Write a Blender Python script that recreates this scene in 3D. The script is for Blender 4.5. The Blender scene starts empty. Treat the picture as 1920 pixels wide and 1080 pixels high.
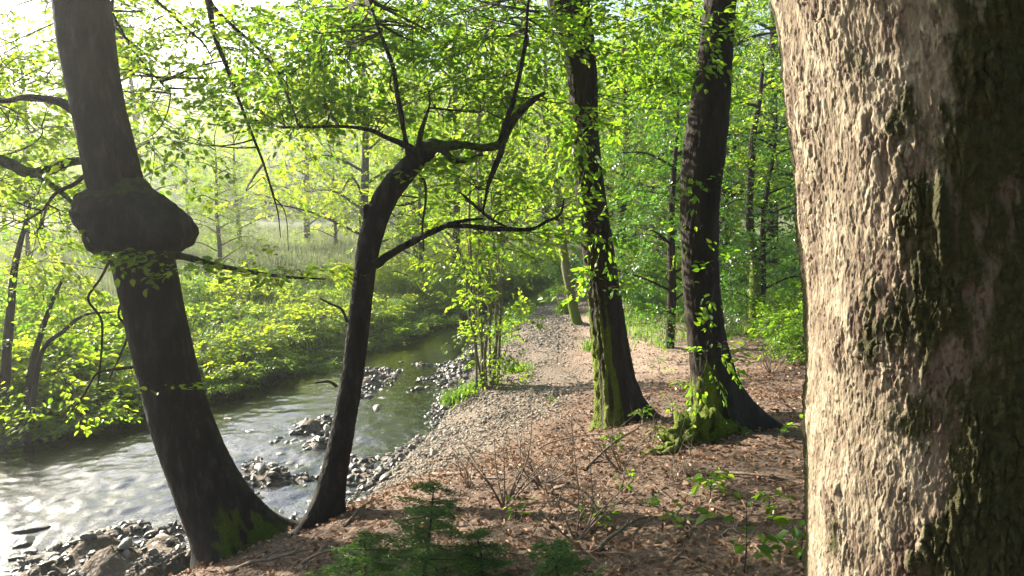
import bpy, bmesh, math, random
import numpy as np
from mathutils import Vector

R = math.radians
C = bpy.context.scene
COL = C.collection

# ------------------------------------------------------------------ camera
PITCH, CAMZ, FPX = 6.5, 3.2, 1321.0
cam = bpy.data.cameras.new('camera')
cam.sensor_width = 36.0
cam.lens = FPX / 1920 * 36
cam.clip_start, cam.clip_end = 0.05, 2000
co = bpy.data.objects.new('camera', cam)
COL.objects.link(co)
co.location = (0, 0, CAMZ)
co.rotation_euler = (R(90 - PITCH), 0, 0)
C.camera = co

# ------------------------------------------------------------------ light
SUN_AZ, SUN_EL = -52.5, 25.0        # degrees from +Y (minus: to the left), height
SD = np.array([math.sin(R(SUN_AZ)) * math.cos(R(SUN_EL)), math.cos(R(SUN_AZ)) * math.cos(R(SUN_EL)), math.sin(R(SUN_EL))])
w = bpy.data.worlds.new('World')
C.world = w
w.use_nodes = True
nt = w.node_tree
sky = nt.nodes.new('ShaderNodeTexSky')
sky.sky_type = 'NISHITA'
sky.sun_disc = False
sky.sun_elevation = R(SUN_EL)
sky.sun_rotation = R(SUN_AZ)
sky.air_density, sky.dust_density, sky.ozone_density = 1.3, 2.5, 4.0
bg = nt.nodes['Background']
bg.inputs[1].default_value = 0.06
nt.links.new(sky.outputs[0], bg.inputs[0])
sl = bpy.data.lights.new('sun', 'SUN')
sl.energy, sl.angle, sl.color = 5.0, R(0.6), (1.0, 0.92, 0.78)
so = bpy.data.objects.new('sun', sl)
COL.objects.link(so)
so.rotation_euler = Vector(SD.tolist()).to_track_quat('Z', 'Y').to_euler()
so.location = (SD * 60).tolist()
C.view_settings.view_transform = 'Standard'
C.view_settings.look = 'None'
C.view_settings.gamma = 1
C.view_settings.exposure = 2.35
cy = C.cycles
cy.use_denoising = True
cy.max_bounces, cy.diffuse_bounces, cy.glossy_bounces = 7, 3, 3
cy.transmission_bounces, cy.transparent_max_bounces, cy.volume_bounces = 4, 10, 0
cy.sample_clamp_indirect = 4.0
cy.caustics_reflective = cy.caustics_refractive = False

# ------------------------------------------------------------------ maths helpers
cp, sp_ = math.cos(R(PITCH)), math.sin(R(PITCH))


def W(px, py, Y):
    """The point of the place that stands Y metres ahead and shows at photo pixel px, py."""
    cx, cv = (px - 960) / FPX, (540 - py) / FPX
    d = np.array([cx, cp + cv * sp_, -sp_ + cv * cp])
    return d * (Y / d[1]) + np.array([0, 0, CAMZ])


def WG(px, py, z=0.0):
    """Where the sight line through a photo pixel meets height z."""
    cx, cv = (px - 960) / FPX, (540 - py) / FPX
    d = np.array([cx, cp + cv * sp_, -sp_ + cv * cp])
    return d * ((z - CAMZ) / d[2]) + np.array([0, 0, CAMZ])


def project(P):
    P = np.atleast_2d(P) - np.array([0, 0, CAMZ])
    z = P[:, 1] * cp - P[:, 2] * sp_
    u = P[:, 1] * sp_ + P[:, 2] * cp
    z = np.where(z < 0.05, 0.05, z)
    return 960 + FPX * P[:, 0] / z, 540 - FPX * u / z, z


def hash3(i, j, k, seed):
    h = (i.astype(np.int64) * 374761393 + j.astype(np.int64) * 668265263 + k.astype(np.int64) * 2147483647 + seed * 974711) & 0xffffffff
    h = ((h ^ (h >> 13)) * 1274126177) & 0xffffffff
    h = ((h ^ (h >> 16)) * 2246822519) & 0xffffffff
    return ((h ^ (h >> 15)) & 0xffffff) / float(0xffffff)


def vnoise(P, seed=0):
    """smooth value noise, -1..1"""
    P = np.asarray(P, float)
    I = np.floor(P)
    f = P - I
    f = f * f * (3 - 2 * f)
    I = I.astype(np.int64)
    out = 0
    for a in (0, 1):
        for b in (0, 1):
            for c in (0, 1):
                wgt = (f[:, 0] if a else 1 - f[:, 0]) * (f[:, 1] if b else 1 - f[:, 1]) * (f[:, 2] if c else 1 - f[:, 2])
                out = out + wgt * hash3(I[:, 0] + a, I[:, 1] + b, I[:, 2] + c, seed)
    return out * 2 - 1


def fbm(P, seed=0, octv=4):
    s, a, t = 0, 1.0, 0
    P = np.asarray(P, float)
    for o in range(octv):
        s = s + a * vnoise(P * (2.0 ** o) + 17.3 * o, seed + o)
        t += a
        a *= 0.5
    return s / t


def worley(u, v, nu, seed=0):
    """cell noise on a strip that repeats every nu cells in u: nearest, second nearest, id"""
    iu, iv = np.floor(u).astype(np.int64), np.floor(v).astype(np.int64)
    f1 = np.full(u.shape, 9.0)
    f2 = np.full(u.shape, 9.0)
    ident = np.zeros(u.shape)
    for a in (-1, 0, 1):
        for b in (-1, 0, 1):
            ci, cj = iu + a, iv + b
            cm = np.mod(ci, nu)
            x = ci + hash3(cm, cj, cm * 0, seed)
            y = cj + hash3(cm, cj, cm * 0 + 1, seed)
            d = np.hypot(u - x, v - y)
            hid = hash3(cm, cj, cm * 0 + 2, seed)
            near = d < f1
            f2 = np.where(near, f1, np.minimum(f2, d))
            ident = np.where(near, hid, ident)
            f1 = np.where(near, d, f1)
    return f1, f2, ident


def sstep(a, b, x):
    t = np.clip((x - a) / (b - a), 0, 1)
    return t * t * (3 - 2 * t)


def unit(a):
    a = np.asarray(a, float)
    return a / np.maximum(np.linalg.norm(a, axis=-1, keepdims=True), 1e-9)


# ------------------------------------------------------------------ mesh helpers
class MB:
    """collects vertices and faces, then links them as ONE mesh object"""

    def __init__(s):
        s.v, s.f, s.n, s.at = [], [], 0, {}

    def add(s, V, F, mi=0, **attrs):
        V = np.asarray(V, float)
        F = np.asarray(F, np.int64)
        for k in attrs:
            if k not in s.at:
                s.at[k] = [np.zeros(s.n)] if s.n else []
        for k in s.at:
            a = attrs.get(k, 0.0)
            s.at[k].append(np.broadcast_to(np.asarray(a, float), (len(V),)).copy())
        s.v.append(V)
        s.f.append((F + s.n, mi))
        s.n += len(V)
        return s

    def build(s, name, mats, parent=None, origin=None, smooth=True):
        me = bpy.data.meshes.new(name)
        V = np.concatenate(s.v)
        if origin is not None:
            V = V - np.asarray(origin, float)
        nl = sum(F.size for F, _ in s.f)
        npoly = sum(len(F) for F, _ in s.f)
        me.vertices.add(len(V))
        me.vertices.foreach_set('co', V.astype(np.float32).ravel())
        me.loops.add(nl)
        me.polygons.add(npoly)
        me.loops.foreach_set('vertex_index', np.concatenate([F.ravel() for F, _ in s.f]).astype(np.int32))
        tot = np.concatenate([np.full(len(F), F.shape[1]) for F, _ in s.f])
        me.polygons.foreach_set('loop_start', (np.cumsum(tot) - tot).astype(np.int32))
        me.polygons.foreach_set('material_index', np.concatenate([np.full(len(F), mi) for F, mi in s.f]).astype(np.int32))
        me.polygons.foreach_set('use_smooth', np.full(npoly, smooth))
        for k, parts in s.at.items():
            a = me.attributes.new(k, 'FLOAT', 'POINT')
            a.data.foreach_set('value', np.concatenate(parts).astype(np.float32))
        me.update(calc_edges=True)
        for m in (mats if isinstance(mats, (list, tuple)) else [mats]):
            me.materials.append(m)
        o = bpy.data.objects.new(name, me)
        COL.objects.link(o)
        if parent is not None:
            o.parent = parent
        elif origin is not None:
            o.location = tuple(origin)
        return o


def tag(o, label=None, cat=None, group=None, kind=None):
    if label: o['label'] = label
    if cat: o['category'] = cat
    if group: o['group'] = group
    if kind: o['kind'] = kind
    return o


def thing(name, loc, label, cat, group=None, rz=0, scale=1):
    o = bpy.data.objects.new(name, None)
    o.empty_display_size = 0.2
    COL.objects.link(o)
    o.location = tuple(float(a) for a in loc)
    o.rotation_euler = (0, 0, rz)
    o.scale = (scale,) * 3
    return tag(o, label, cat, group)


def dup(root, loc, rz=0, scale=1, label=None, group=None):
    def cpy(o, parent):
        c = o.copy()
        COL.objects.link(c)
        c.parent = parent
        for ch in o.children:
            cpy(ch, c)
        return c
    c = cpy(root, None)
    c.location = tuple(float(a) for a in loc)
    c.rotation_euler = (0, 0, rz)
    c.scale = (scale,) * 3
    if label: c['label'] = label
    if group: c['group'] = group
    return c


def resample(P, n):
    """smooth curve through the rows of P (any number of columns), n samples even along it"""
    P = np.asarray(P, float)
    if len(P) == 2:
        t = np.linspace(0, 1, n)[:, None]
        return P[0] * (1 - t) + P[1] * t
    Q = np.vstack([2 * P[0] - P[1], P, 2 * P[-1] - P[-2]])
    out = []
    for i in range(1, len(Q) - 2):
        t = np.linspace(0, 1, 24, endpoint=False)[:, None]
        a, b, c, d = Q[i - 1], Q[i], Q[i + 1], Q[i + 2]
        out.append(0.5 * (2 * b + (c - a) * t + (2 * a - 5 * b + 4 * c - d) * t ** 2 + (3 * b - 3 * c + d - a) * t ** 3))
    out.append(P[-1:])
    D = np.vstack(out)
    s = np.concatenate([[0], np.cumsum(np.linalg.norm(np.diff(D[:, :3], axis=0), axis=1))])
    q = np.linspace(0, s[-1], n)
    return np.stack([np.interp(q, s, D[:, k]) for k in range(D.shape[1])], 1)


def frames(P):
    T = unit(np.gradient(P, axis=0))
    n = np.zeros_like(P)
    a = np.array([1.0, 0, 0]) if abs(T[0, 0]) < 0.8 else np.array([0, 1.0, 0])
    n[0] = unit(a - T[0] * (a @ T[0]))
    for i in range(1, len(P)):
        v = n[i - 1] - T[i] * (n[i - 1] @ T[i])
        n[i] = unit(v)
    return T, n, np.cross(T, n)


def tube(P, r, seg=8, disp=None, cap=True):
    """P (n,3), r (n,) or (n,seg)"""
    P = np.asarray(P, float)
    n = len(P)
    T, N, B = frames(P)
    th = np.arange(seg) / seg * 2 * np.pi
    r = np.asarray(r, float)
    if r.ndim == 1:
        r = np.repeat(r[:, None], seg, 1)
    V = P[:, None] + (N[:, None] * np.cos(th)[None, :, None] + B[:, None] * np.sin(th)[None, :, None]) * r[:, :, None]
    i, j = np.meshgrid(np.arange(n - 1), np.arange(seg), indexing='ij')
    a = i * seg + j
    b = i * seg + (j + 1) % seg
    F = np.stack([a, b, b + seg, a + seg], -1).reshape(-1, 4)
    return V.reshape(-1, 3), F


def add_tube(mb, pts, seg=8, n=None, rough=0.0, seed=0, mi=0, **at):
    """pts rows x, y, z, radius; smooth curve with a little knobbliness"""
    pts = np.asarray(pts, float)
    n = n or max(4, 5 * len(pts))
    D = resample(pts, n)
    r = np.repeat(D[:, 3:4], seg, 1)
    if rough:
        th = np.arange(seg) / seg * 2 * np.pi
        q = np.stack([np.cos(th)[None] + 0 * r, np.sin(th)[None] + 0 * r, np.repeat(np.arange(n)[:, None] * 0.35, seg, 1)], -1).reshape(-1, 3)
        r = r * (1 + rough * fbm(q * 1.7, seed, 2).reshape(n, seg))
    V, F = tube(D[:, :3], r, seg)
    mb.add(V, F, mi, **at)
    tip = np.vstack([V[-seg:], D[-1:, :3] + (D[-1, :3] - D[-2, :3]) * 0.2])
    mb.add(tip, np.array([[k, (k + 1) % seg, seg] for k in range(seg)]), mi, **{k: (np.asarray(a)[-1] if np.ndim(a) else a) for k, a in at.items()})
    return D


# ------------------------------------------------------------------ materials
def mat(name):
    m = bpy.data.materials.new(name)
    m.use_nodes = True
    m.node_tree.nodes.clear()
    return m, m.node_tree


def nd(t, kind, **kw):
    n = t.nodes.new(kind)
    for k, v in kw.items():
        if k.startswith('i_'):
            n.inputs[k[2:].replace('_', ' ')].default_value = v
        else:
            setattr(n, k, v)
    return n


def ramp(t, stops, src):
    n = t.nodes.new('ShaderNodeValToRGB')
    e = n.color_ramp.elements
    while len(e) < len(stops):
        e.new(0.5)
    for k, (p, c) in enumerate(stops):
        e[k].position = p
        e[k].color = (*c, 1) if len(c) == 3 else c
    t.links.new(src, n.inputs[0])
    return n.outputs[0]


def mixc(t, fac, a, b, mode='MIX'):
    n = t.nodes.new('ShaderNodeMix')
    n.data_type = 'RGBA'
    n.blend_type = mode
    for s, v in ((n.inputs['Factor'], fac), (n.inputs['A'], a), (n.inputs['B'], b)):
        if hasattr(v, 'node'):
            t.links.new(v, s)
        else:
            s.default_value = v if not isinstance(v, tuple) else (*v, 1)
    return n.outputs['Result']


def mathn(t, op, a, b=0.0, clamp=False):
    n = t.nodes.new('ShaderNodeMath')
    n.operation = op
    n.use_clamp = clamp
    for s, v in zip(n.inputs, (a, b)):
        if hasattr(v, 'node'):
            t.links.new(v, s)
        else:
            s.default_value = v
    return n.outputs[0]


def noise(t, vec, scale, detail=4, rough=0.6, stretch=None):
    if stretch:
        mp = t.nodes.new('ShaderNodeMapping')
        mp.inputs['Scale'].default_value = stretch
        t.links.new(vec, mp.inputs[0])
        vec = mp.outputs[0]
    n = nd(t, 'ShaderNodeTexNoise')
    n.inputs['Scale'].default_value = scale
    n.inputs['Detail'].default_value = detail
    n.inputs['Roughness'].default_value = rough
    t.links.new(vec, n.inputs['Vector'])
    return n.outputs[0]


def finish(t, col, rough=0.85, bump=None, bstr=0.5, bdist=0.02, spec=0.3):
    p = t.nodes.new('ShaderNodeBsdfPrincipled')
    if hasattr(col, 'node'):
        t.links.new(col, p.inputs['Base Color'])
    else:
        p.inputs['Base Color'].default_value = (*col, 1)
    if hasattr(rough, 'node'):
        t.links.new(rough, p.inputs['Roughness'])
    else:
        p.inputs['Roughness'].default_value = rough
    p.inputs['Specular IOR Level'].default_value = spec
    if bump is not None:
        b = t.nodes.new('ShaderNodeBump')
        b.inputs['Strength'].default_value = bstr
        b.inputs['Distance'].default_value = bdist
        t.links.new(bump, b.inputs['Height'])
        t.links.new(b.outputs[0], p.inputs['Normal'])
    o = t.nodes.new('ShaderNodeOutputMaterial')
    t.links.new(p.outputs[0], o.inputs[0])
    return p


def leaf_mat(name, refl, trans, tfac=0.55, gloss=0.03):
    """refl and trans: three colours each, picked per leaf"""
    m, t = mat(name)
    g = t.nodes.new('ShaderNodeNewGeometry')
    rnd = g.outputs['Random Per Island']
    a = ramp(t, [(0.0, refl[0]), (0.5, refl[1]), (1.0, refl[2])], rnd)
    b = ramp(t, [(0.0, trans[0]), (0.5, trans[1]), (1.0, trans[2])], rnd)
    d = t.nodes.new('ShaderNodeBsdfDiffuse')
    tr = t.nodes.new('ShaderNodeBsdfTranslucent')
    gl = t.nodes.new('ShaderNodeBsdfGlossy')
    gl.inputs['Roughness'].default_value = 0.38
    t.links.new(a, d.inputs[0])
    t.links.new(b, tr.inputs[0])
    m1 = t.nodes.new('ShaderNodeMixShader')
    m1.inputs[0].default_value = tfac
    t.links.new(d.outputs[0], m1.inputs[1])
    t.links.new(tr.outputs[0], m1.inputs[2])
    m2 = t.nodes.new('ShaderNodeMixShader')
    m2.inputs[0].default_value = gloss
    t.links.new(m1.outputs[0], m2.inputs[1])
    t.links.new(gl.outputs[0], m2.inputs[2])
    o = t.nodes.new('ShaderNodeOutputMaterial')
    t.links.new(m2.outputs[0], o.inputs[0])
    return m


def bark_mat(name, cols, moss=(0.09, 0.13, 0.012), scale=9, stretch=(1, 1, 0.25), bstr=0.8, bdist=0.02, auto_moss=0.0, pits=None):
    m, t = mat(name)
    tc = t.nodes.new('ShaderNodeTexCoord').outputs['Object']
    n1 = noise(t, tc, scale, 6, 0.65, stretch)
    n2 = noise(t, tc, scale * 0.25, 4, 0.6)
    n3 = noise(t, tc, scale * 6, 3, 0.6, stretch)
    c = ramp(t, [(0.3, cols[0]), (0.52, cols[1]), (0.7, cols[2])], n1)
    c = mixc(t, mathn(t, 'MULTIPLY', n2, 0.5), c, cols[0])
    if pits:
        at = nd(t, 'ShaderNodeAttribute', attribute_name='pit')
        c = mixc(t, at.outputs['Fac'], c, pits)
    am = nd(t, 'ShaderNodeAttribute', attribute_name='moss')
    mm = mathn(t, 'ADD', am.outputs['Fac'], auto_moss)
    nm = noise(t, tc, 14, 5, 0.7)
    mm = mathn(t, 'SUBTRACT', mathn(t, 'MULTIPLY', mm, 1.9), nm)
    mm = mathn(t, 'MULTIPLY', mm, 2.6, True)
    nc = noise(t, tc, 60, 3)
    mc = ramp(t, [(0.3, tuple(x * 0.45 for x in moss)), (0.7, moss)], nc)
    c = mixc(t, mm, c, mc)
    h = mathn(t, 'ADD', n1, mathn(t, 'MULTIPLY', n3, 0.35))
    h = mathn(t, 'ADD', h, mathn(t, 'MULTIPLY', mathn(t, 'MULTIPLY', nc, mm), 0.8))
    finish(t, c, 0.9, h, bstr, bdist, 0.2)
    return m


M = {}
M['leaf_sun'] = leaf_mat('leaf_sun', [(.06, .13, .012), (.085, .165, .014), (.12, .19, .02)], [(.20, .38, .012), (.31, .50, .018), (.47, .56, .035)])
M['leaf_near'] = leaf_mat('leaf_near', [(.05, .12, .012), (.07, .15, .014), (.10, .17, .02)], [(.15, .36, .012), (.25, .46, .016), (.40, .53, .03)])
M['leaf_dark'] = leaf_mat('leaf_dark', [(.03, .09, .012), (.04, .11, .014), (.06, .13, .016)], [(.08, .22, .012), (.11, .30, .014), (.18, .34, .02)], 0.5, 0.06)
M['leaf_yellow'] = leaf_mat('leaf_yellow', [(.06, .14, .012), (.09, .17, .016), (.13, .19, .022)], [(.32, .50, .014), (.46, .60, .02), (.60, .64, .035)])
M['leaf_far'] = leaf_mat('leaf_far', [(.05, .11, .03), (.07, .14, .03), (.10, .15, .04)], [(.15, .28, .03), (.22, .34, .04), (.30, .36, .06)], 0.45, 0.02)
M['grass'] = leaf_mat('grass', [(.05, .13, .02), (.07, .16, .02), (.12, .18, .03)], [(.14, .32, .02), (.2, .4, .03), (.34, .42, .06)], 0.45)
M['meadow'] = leaf_mat('meadow', [(.10, .13, .06), (.15, .17, .09), (.22, .21, .13)], [(.16, .24, .07), (.22, .28, .10), (.3, .3, .14)], 0.35, .0)
M['needle'] = leaf_mat('needle', [(.035, .085, .02), (.055, .11, .025), (.09, .15, .03)], [(.1, .22, .03), (.14, .3, .04), (.2, .36, .05)], 0.35)
M['litter'] = leaf_mat('litter', [(.11, .056, .032), (.23, .135, .085), (.38, .26, .175)], [(.12, .06, .03), (.2, .11, .06), (.28, .18, .1)], 0.18, 0.01)
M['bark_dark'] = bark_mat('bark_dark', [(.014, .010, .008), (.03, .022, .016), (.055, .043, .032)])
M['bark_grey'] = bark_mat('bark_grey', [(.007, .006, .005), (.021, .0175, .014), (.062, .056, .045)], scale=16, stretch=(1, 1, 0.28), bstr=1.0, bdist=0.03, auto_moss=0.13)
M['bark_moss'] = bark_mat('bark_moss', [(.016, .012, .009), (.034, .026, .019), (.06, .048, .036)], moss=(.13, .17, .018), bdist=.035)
M['bark_pale'] = bark_mat('bark_pale', [(.10, .085, .06), (.17, .15, .10), (.26, .23, .16)], moss=(.12, .17, .02), auto_moss=0.2)
M['bark_flaky'] = bark_mat('bark_flaky', [(.14, .105, .07), (.275, .225, .155), (.41, .35, .255)], moss=(.045, .042, .014), scale=16, stretch=(1, 1, 0.4), bstr=1.0, bdist=0.014, pits=(.06, .036, .025))  # dark moss colour doubles as painted shade on the trunk's right half
M['twig'] = bark_mat('twig', [(.03, .022, .016), (.05, .038, .028), (.08, .06, .045)], scale=30)
M['deadwood'] = bark_mat('deadwood', [(.10, .07, .05), (.2, .15, .11), (.32, .26, .2)], scale=22)

# ------------------------------------------------------------------ terrain
_ry = [-30, 3, 5.5, 6.3, 7.4, 9.8, 12.8, 16.9, 23.5, 28, 42, 60, 90]
_rx = [-5, -4.0, -3.1, -2.45, -1.6, -1.15, -0.85, -0.75, 0.7, 1.9, 4.7, 9, 20]
_ly = [-30, 3, 7, 9, 11.1, 14, 17, 23.5, 28, 42, 60, 90]
_lx = [-14, -11, -8.4, -7.1, -5.5, -4.3, -2.9, -1.0, 0.7, 3.5, 7.6, 18]


def xr(y): return np.interp(y, _ry, _rx)


def xl(y): return np.interp(y, _ly, _lx)


BARS = [(WG(560, 860)[:2], 1.0, 0.14), (WG(610, 800)[:2], 0.7, 0.14), (WG(720, 725)[:2], 0.9, 0.17), (WG(660, 700)[:2], 0.6, .12), (WG(80, 1060)[:2], 1.0, 0.14),
        (WG(280, 1060)[:2], 0.8, 0.16), (WG(800, 690)[:2], 0.9, 0.12), (WG(420, 800)[:2], 0.5, 0.1), (WG(480, 930)[:2], 0.7, 0.14), (WG(960, 590)[:2], 1.8, 0.14)]


def height(x, y, fine=True):
    x, y = np.asarray(x, float), np.asarray(y, float)
    n1 = fbm(np.stack([x * 0.6, y * 0.6, 0 * x], -1).reshape(-1, 3), 3, 3).reshape(x.shape)
    n2 = fbm(np.stack([x * 3.1, y * 3.1, 0 * x], -1).reshape(-1, 3), 5, 4).reshape(x.shape) if fine else 0
    s = x - xr(y) + 0.16 * n1
    near = 1.75 * (1 - np.exp(-np.maximum(s, 0) / 3.4)) + 0.35 * np.exp(-(y / 3.0) ** 2)
    far = 0.72 * (1 - np.exp(-np.maximum(s, 0) / 2.2)) + 0.07 * np.maximum(s - 5, 0) ** 1.15
    t = sstep(6.5, 12.5, y)
    hr = near * (1 - t) + far * t
    hr = hr + (0.07 * n1 + 0.03 * n2) * sstep(0, 0.8, s)
    l = xl(y) - x + 0.2 * n1
    hl = 0.45 * (1 - np.exp(-np.maximum(l, 0) / 0.6)) + 0.012 * np.maximum(l, 0) + (0.16 * n1 + 0.05 * n2) * sstep(0, 0.8, l)
    inside = np.minimum(-s, -l)
    bed = -0.17 * sstep(0, 0.7, inside) + 0.045 * n2 + 0.03 * n1
    for c, rad, hh in BARS:
        bed = bed + 1.6 * hh * np.exp(-((x - c[0]) ** 2 + (y - c[1]) ** 2) / rad ** 2 * 1.2) * (0.75 + 0.8 * n2)
    h = np.where(s > 0, np.maximum(hr, 0.0) + 0.02 * n2 * sstep(0, .3, s), np.where(l > 0, hl, bed))
    dist = np.hypot(x, y)
    return h + 0.02 * np.maximum(dist - 70, 0)


def ground_z(x, y): return float(height(np.array([x]), np.array([y]))[0])


def onground(x, y, dz=0.0): return np.array([x, y, ground_z(x, y) + dz])


def axis(parts):
    return np.unique(np.concatenate([np.linspace(a, b, n) for a, b, n in parts]).round(4))


gx = axis([(-230, -40, 24), (-40, -9, 60), (-9, 5, 230), (5, 14, 60), (14, 40, 30), (40, 230, 24)])
gy = axis([(-30, 0, 30), (0, 2.5, 20), (2.5, 15, 210), (15, 32, 120), (32, 80, 70), (80, 230, 40)])
X, Y = np.meshgrid(gx, gy)
Z = height(X, Y)
G = MB()
ny_, nx_ = X.shape
i, j = np.meshgrid(np.arange(ny_ - 1), np.arange(nx_ - 1), indexing='ij')
a = i * nx_ + j
s_ = X - xr(Y)
l_ = xl(Y) - X
nzz = fbm(np.stack([X * 0.9, Y * 0.9, 0 * X], -1).reshape(-1, 3), 11, 4).reshape(X.shape)
wide = np.interp(Y, [4, 6, 8, 10, 13, 20, 26], [0.5, 0.7, 1.5, 1.9, 2.2, 2.6, 2.4])
gravel = np.where(s_ > 0, 1 - sstep(0.75, 1.15, s_ / wide + 0.35 * nzz), np.where(l_ > 0, 1 - sstep(0.0, 0.5, l_), 1.0))
green = np.where(l_ > 0, sstep(0.2, 0.9, l_), sstep(3.2, 5.0, s_ + 1.2 * nzz) * sstep(12.5, 16.5, Y + 2 * nzz))
green = np.maximum(green, sstep(45, 70, np.hypot(X, Y)))
dirt = np.where(s_ > 0, sstep(1.6, 2.6, s_) * (1 - sstep(4.2, 5.5, s_)) * sstep(9, 11.5, Y) * (1 - sstep(20, 26, Y)), 0)
wet = np.clip(1 - sstep(-0.02, 0.07, Z), 0, 1) * ((s_ < 0.6) & (l_ < 0.4))
G.add(np.stack([X, Y, Z], -1).reshape(-1, 3), np.stack([a, a + 1, a + nx_ + 1, a + nx_], -1).reshape(-1, 4),
      gravel=gravel.ravel(), green=green.ravel(), dirt=dirt.ravel(), wet=wet.ravel())

m, t = mat('forest_floor')
tc = t.nodes.new('ShaderNodeTexCoord').outputs['Object']
n1, n2, n3 = noise(t, tc, 3.0, 5), noise(t, tc, 26, 5, 0.7), noise(t, tc, 90, 3)
lit = ramp(t, [(0.30, (.04, .024, .015)), (0.48, (.13, .08, .052)), (0.62, (.24, .16, .11)), (0.75, (.36, .26, .19))], n2)
lit = mixc(t, mathn(t, 'MULTIPLY', n1, 0.6), lit, (.09, .055, .036))
vor = nd(t, 'ShaderNodeTexVoronoi')
vor.inputs['Scale'].default_value = 26
t.links.new(tc, vor.inputs['Vector'])
gr = ramp(t, [(0.0, (.10, .08, .058)), (0.5, (.19, .155, .118)), (1.0, (.29, .24, .19))], nd(t, 'ShaderNodeSeparateColor').outputs[0])
t.links.new(vor.outputs['Color'], gr.node.inputs[0].links[0].from_node.inputs[0])
gr = mixc(t, ramp(t, [(0.25, (0, 0, 0)), (0.6, (1, 1, 1))], vor.outputs['Distance']), gr, (.12, .09, .065))
di = ramp(t, [(0.3, (.20, .135, .095)), (0.7, (.37, .275, .205))], n2)
ge = ramp(t, [(0.3, (.03, .045, .012)), (0.5, (.07, .10, .02)), (0.75, (.14, .14, .045))], n2)
att = lambda n: nd(t, 'ShaderNodeAttribute', attribute_name=n).outputs['Fac']
lit = mixc(t, ramp(t, [(.45, (0, 0, 0)), (.7, (.8, .8, .8))], noise(t, tc, 0.9, 4)), lit, (.055, .04, .028))
c = mixc(t, att('dirt'), lit, di)
c = mixc(t, att('gravel'), c, gr)
c = mixc(t, att('green'), c, ge)
wt = att('wet')
c = mixc(t, mathn(t, 'MULTIPLY', wt, 0.6), c, (.12, .105, .08))
hgt = mathn(t, 'ADD', mathn(t, 'MULTIPLY', vor.outputs['Distance'], -0.8), mathn(t, 'ADD', n2, mathn(t, 'MULTIPLY', n3, 0.5)))
finish(t, c, mathn(t, 'SUBTRACT', 0.92, mathn(t, 'MULTIPLY', wt, 0.5)), hgt, 0.9, 0.03, 0.3)
M['floor'] = m
tag(G.build('ground', m), 'brown leaf strewn forest floor sloping down to a gravel stream bank', 'ground', kind='structure')

# water: one sheet, its ripples raised in the mesh near the camera and bumped beyond
wx = axis([(-14, -8, 40), (-8, 0, 240), (0, 14, 60)])
wy = axis([(-4, 4.5, 30), (4.5, 14, 300), (14, 30, 130), (30, 90, 60)])
X, Y = np.meshgrid(wx, wy)
P = np.stack([X * 2.6 - Y * 1.6, X * 1.5 + Y * 2.6, 0 * X], -1).reshape(-1, 3)
rif = np.exp(-((X + 4.6) ** 2 + (Y - 6.9) ** 2) / 3.0) + 0.7 * np.exp(-((X + 3.2) ** 2 + (Y - 8.2) ** 2) / 1.5)
rif = rif + .8 * np.exp(-((X + 2.4) ** 2 + (Y - 9.6) ** 2) / 2.5)
Zw = (0.008 + 0.020 * rif) * fbm(P, 21, 3).reshape(X.shape) + (0.003 + 0.010 * rif) * fbm(P * 3.2, 24, 2).reshape(X.shape)
ny_, nx_ = X.shape
i, j = np.meshgrid(np.arange(ny_ - 1), np.arange(nx_ - 1), indexing='ij')
a = i * nx_ + j
B = MB().add(np.stack([X, Y, Zw], -1).reshape(-1, 3), np.stack([a, a + 1, a + nx_ + 1, a + nx_], -1).reshape(-1, 4), rif=np.clip(rif, 0, 1).ravel())
m, t = mat('stream_water')
tc = t.nodes.new('ShaderNodeTexCoord').outputs['Object']
n1 = noise(t, tc, 9, 4, 0.55, (1, 0.7, 1))
n2 = noise(t, tc, 30, 2, 0.5)
bmp = nd(t, 'ShaderNodeBump')
t.links.new(mathn(t, 'ADD', mathn(t, 'MULTIPLY', nd(t, 'ShaderNodeAttribute', attribute_name='rif').outputs['Fac'], .35), .12), bmp.inputs['Strength'])
bmp.inputs['Distance'].default_value = 0.02
t.links.new(mathn(t, 'ADD', n1, mathn(t, 'MULTIPLY', n2, 0.25)), bmp.inputs['Height'])
fr = nd(t, 'ShaderNodeFresnel')
fr.inputs[0].default_value = 2.2
t.links.new(bmp.outputs[0], fr.inputs['Normal'])
tp = nd(t, 'ShaderNodeBsdfTransparent')
tp.inputs[0].default_value = (.74, .82, .88, 1)
gl = nd(t, 'ShaderNodeBsdfGlossy')
rf = nd(t, 'ShaderNodeAttribute', attribute_name='rif').outputs['Fac']
t.links.new(mathn(t, 'ADD', mathn(t, 'MULTIPLY', rf, .15), .12), gl.inputs['Roughness'])
t.links.new(bmp.outputs[0], gl.inputs['Normal'])
mx = t.nodes.new('ShaderNodeMixShader')
t.links.new(fr.outputs[0], mx.inputs[0])
t.links.new(tp.outputs[0], mx.inputs[1])
t.links.new(gl.outputs[0], mx.inputs[2])
t.links.new(mx.outputs[0], t.nodes.new('ShaderNodeOutputMaterial').inputs[0])
tag(B.build('stream', m), 'shallow rippling stream reflecting a pale sky between its banks', 'stream', kind='structure')

# far wooded hill beyond the meadow
hx, hy = np.linspace(-225, 225, 90), np.linspace(95, 225, 50)
X, Y = np.meshgrid(hx, hy)


def hill_z(x, y):
    n = fbm(np.stack([x * 0.012, y * 0.012, 0 * x], -1).reshape(-1, 3), 31, 3).reshape(x.shape)
    return 1.0 + (0.27 + 0.05 * np.sin(x * 0.013 + 1)) * np.maximum(y - 100 - 12 * n, -12) + 6 * n * sstep(100, 140, y)


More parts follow.
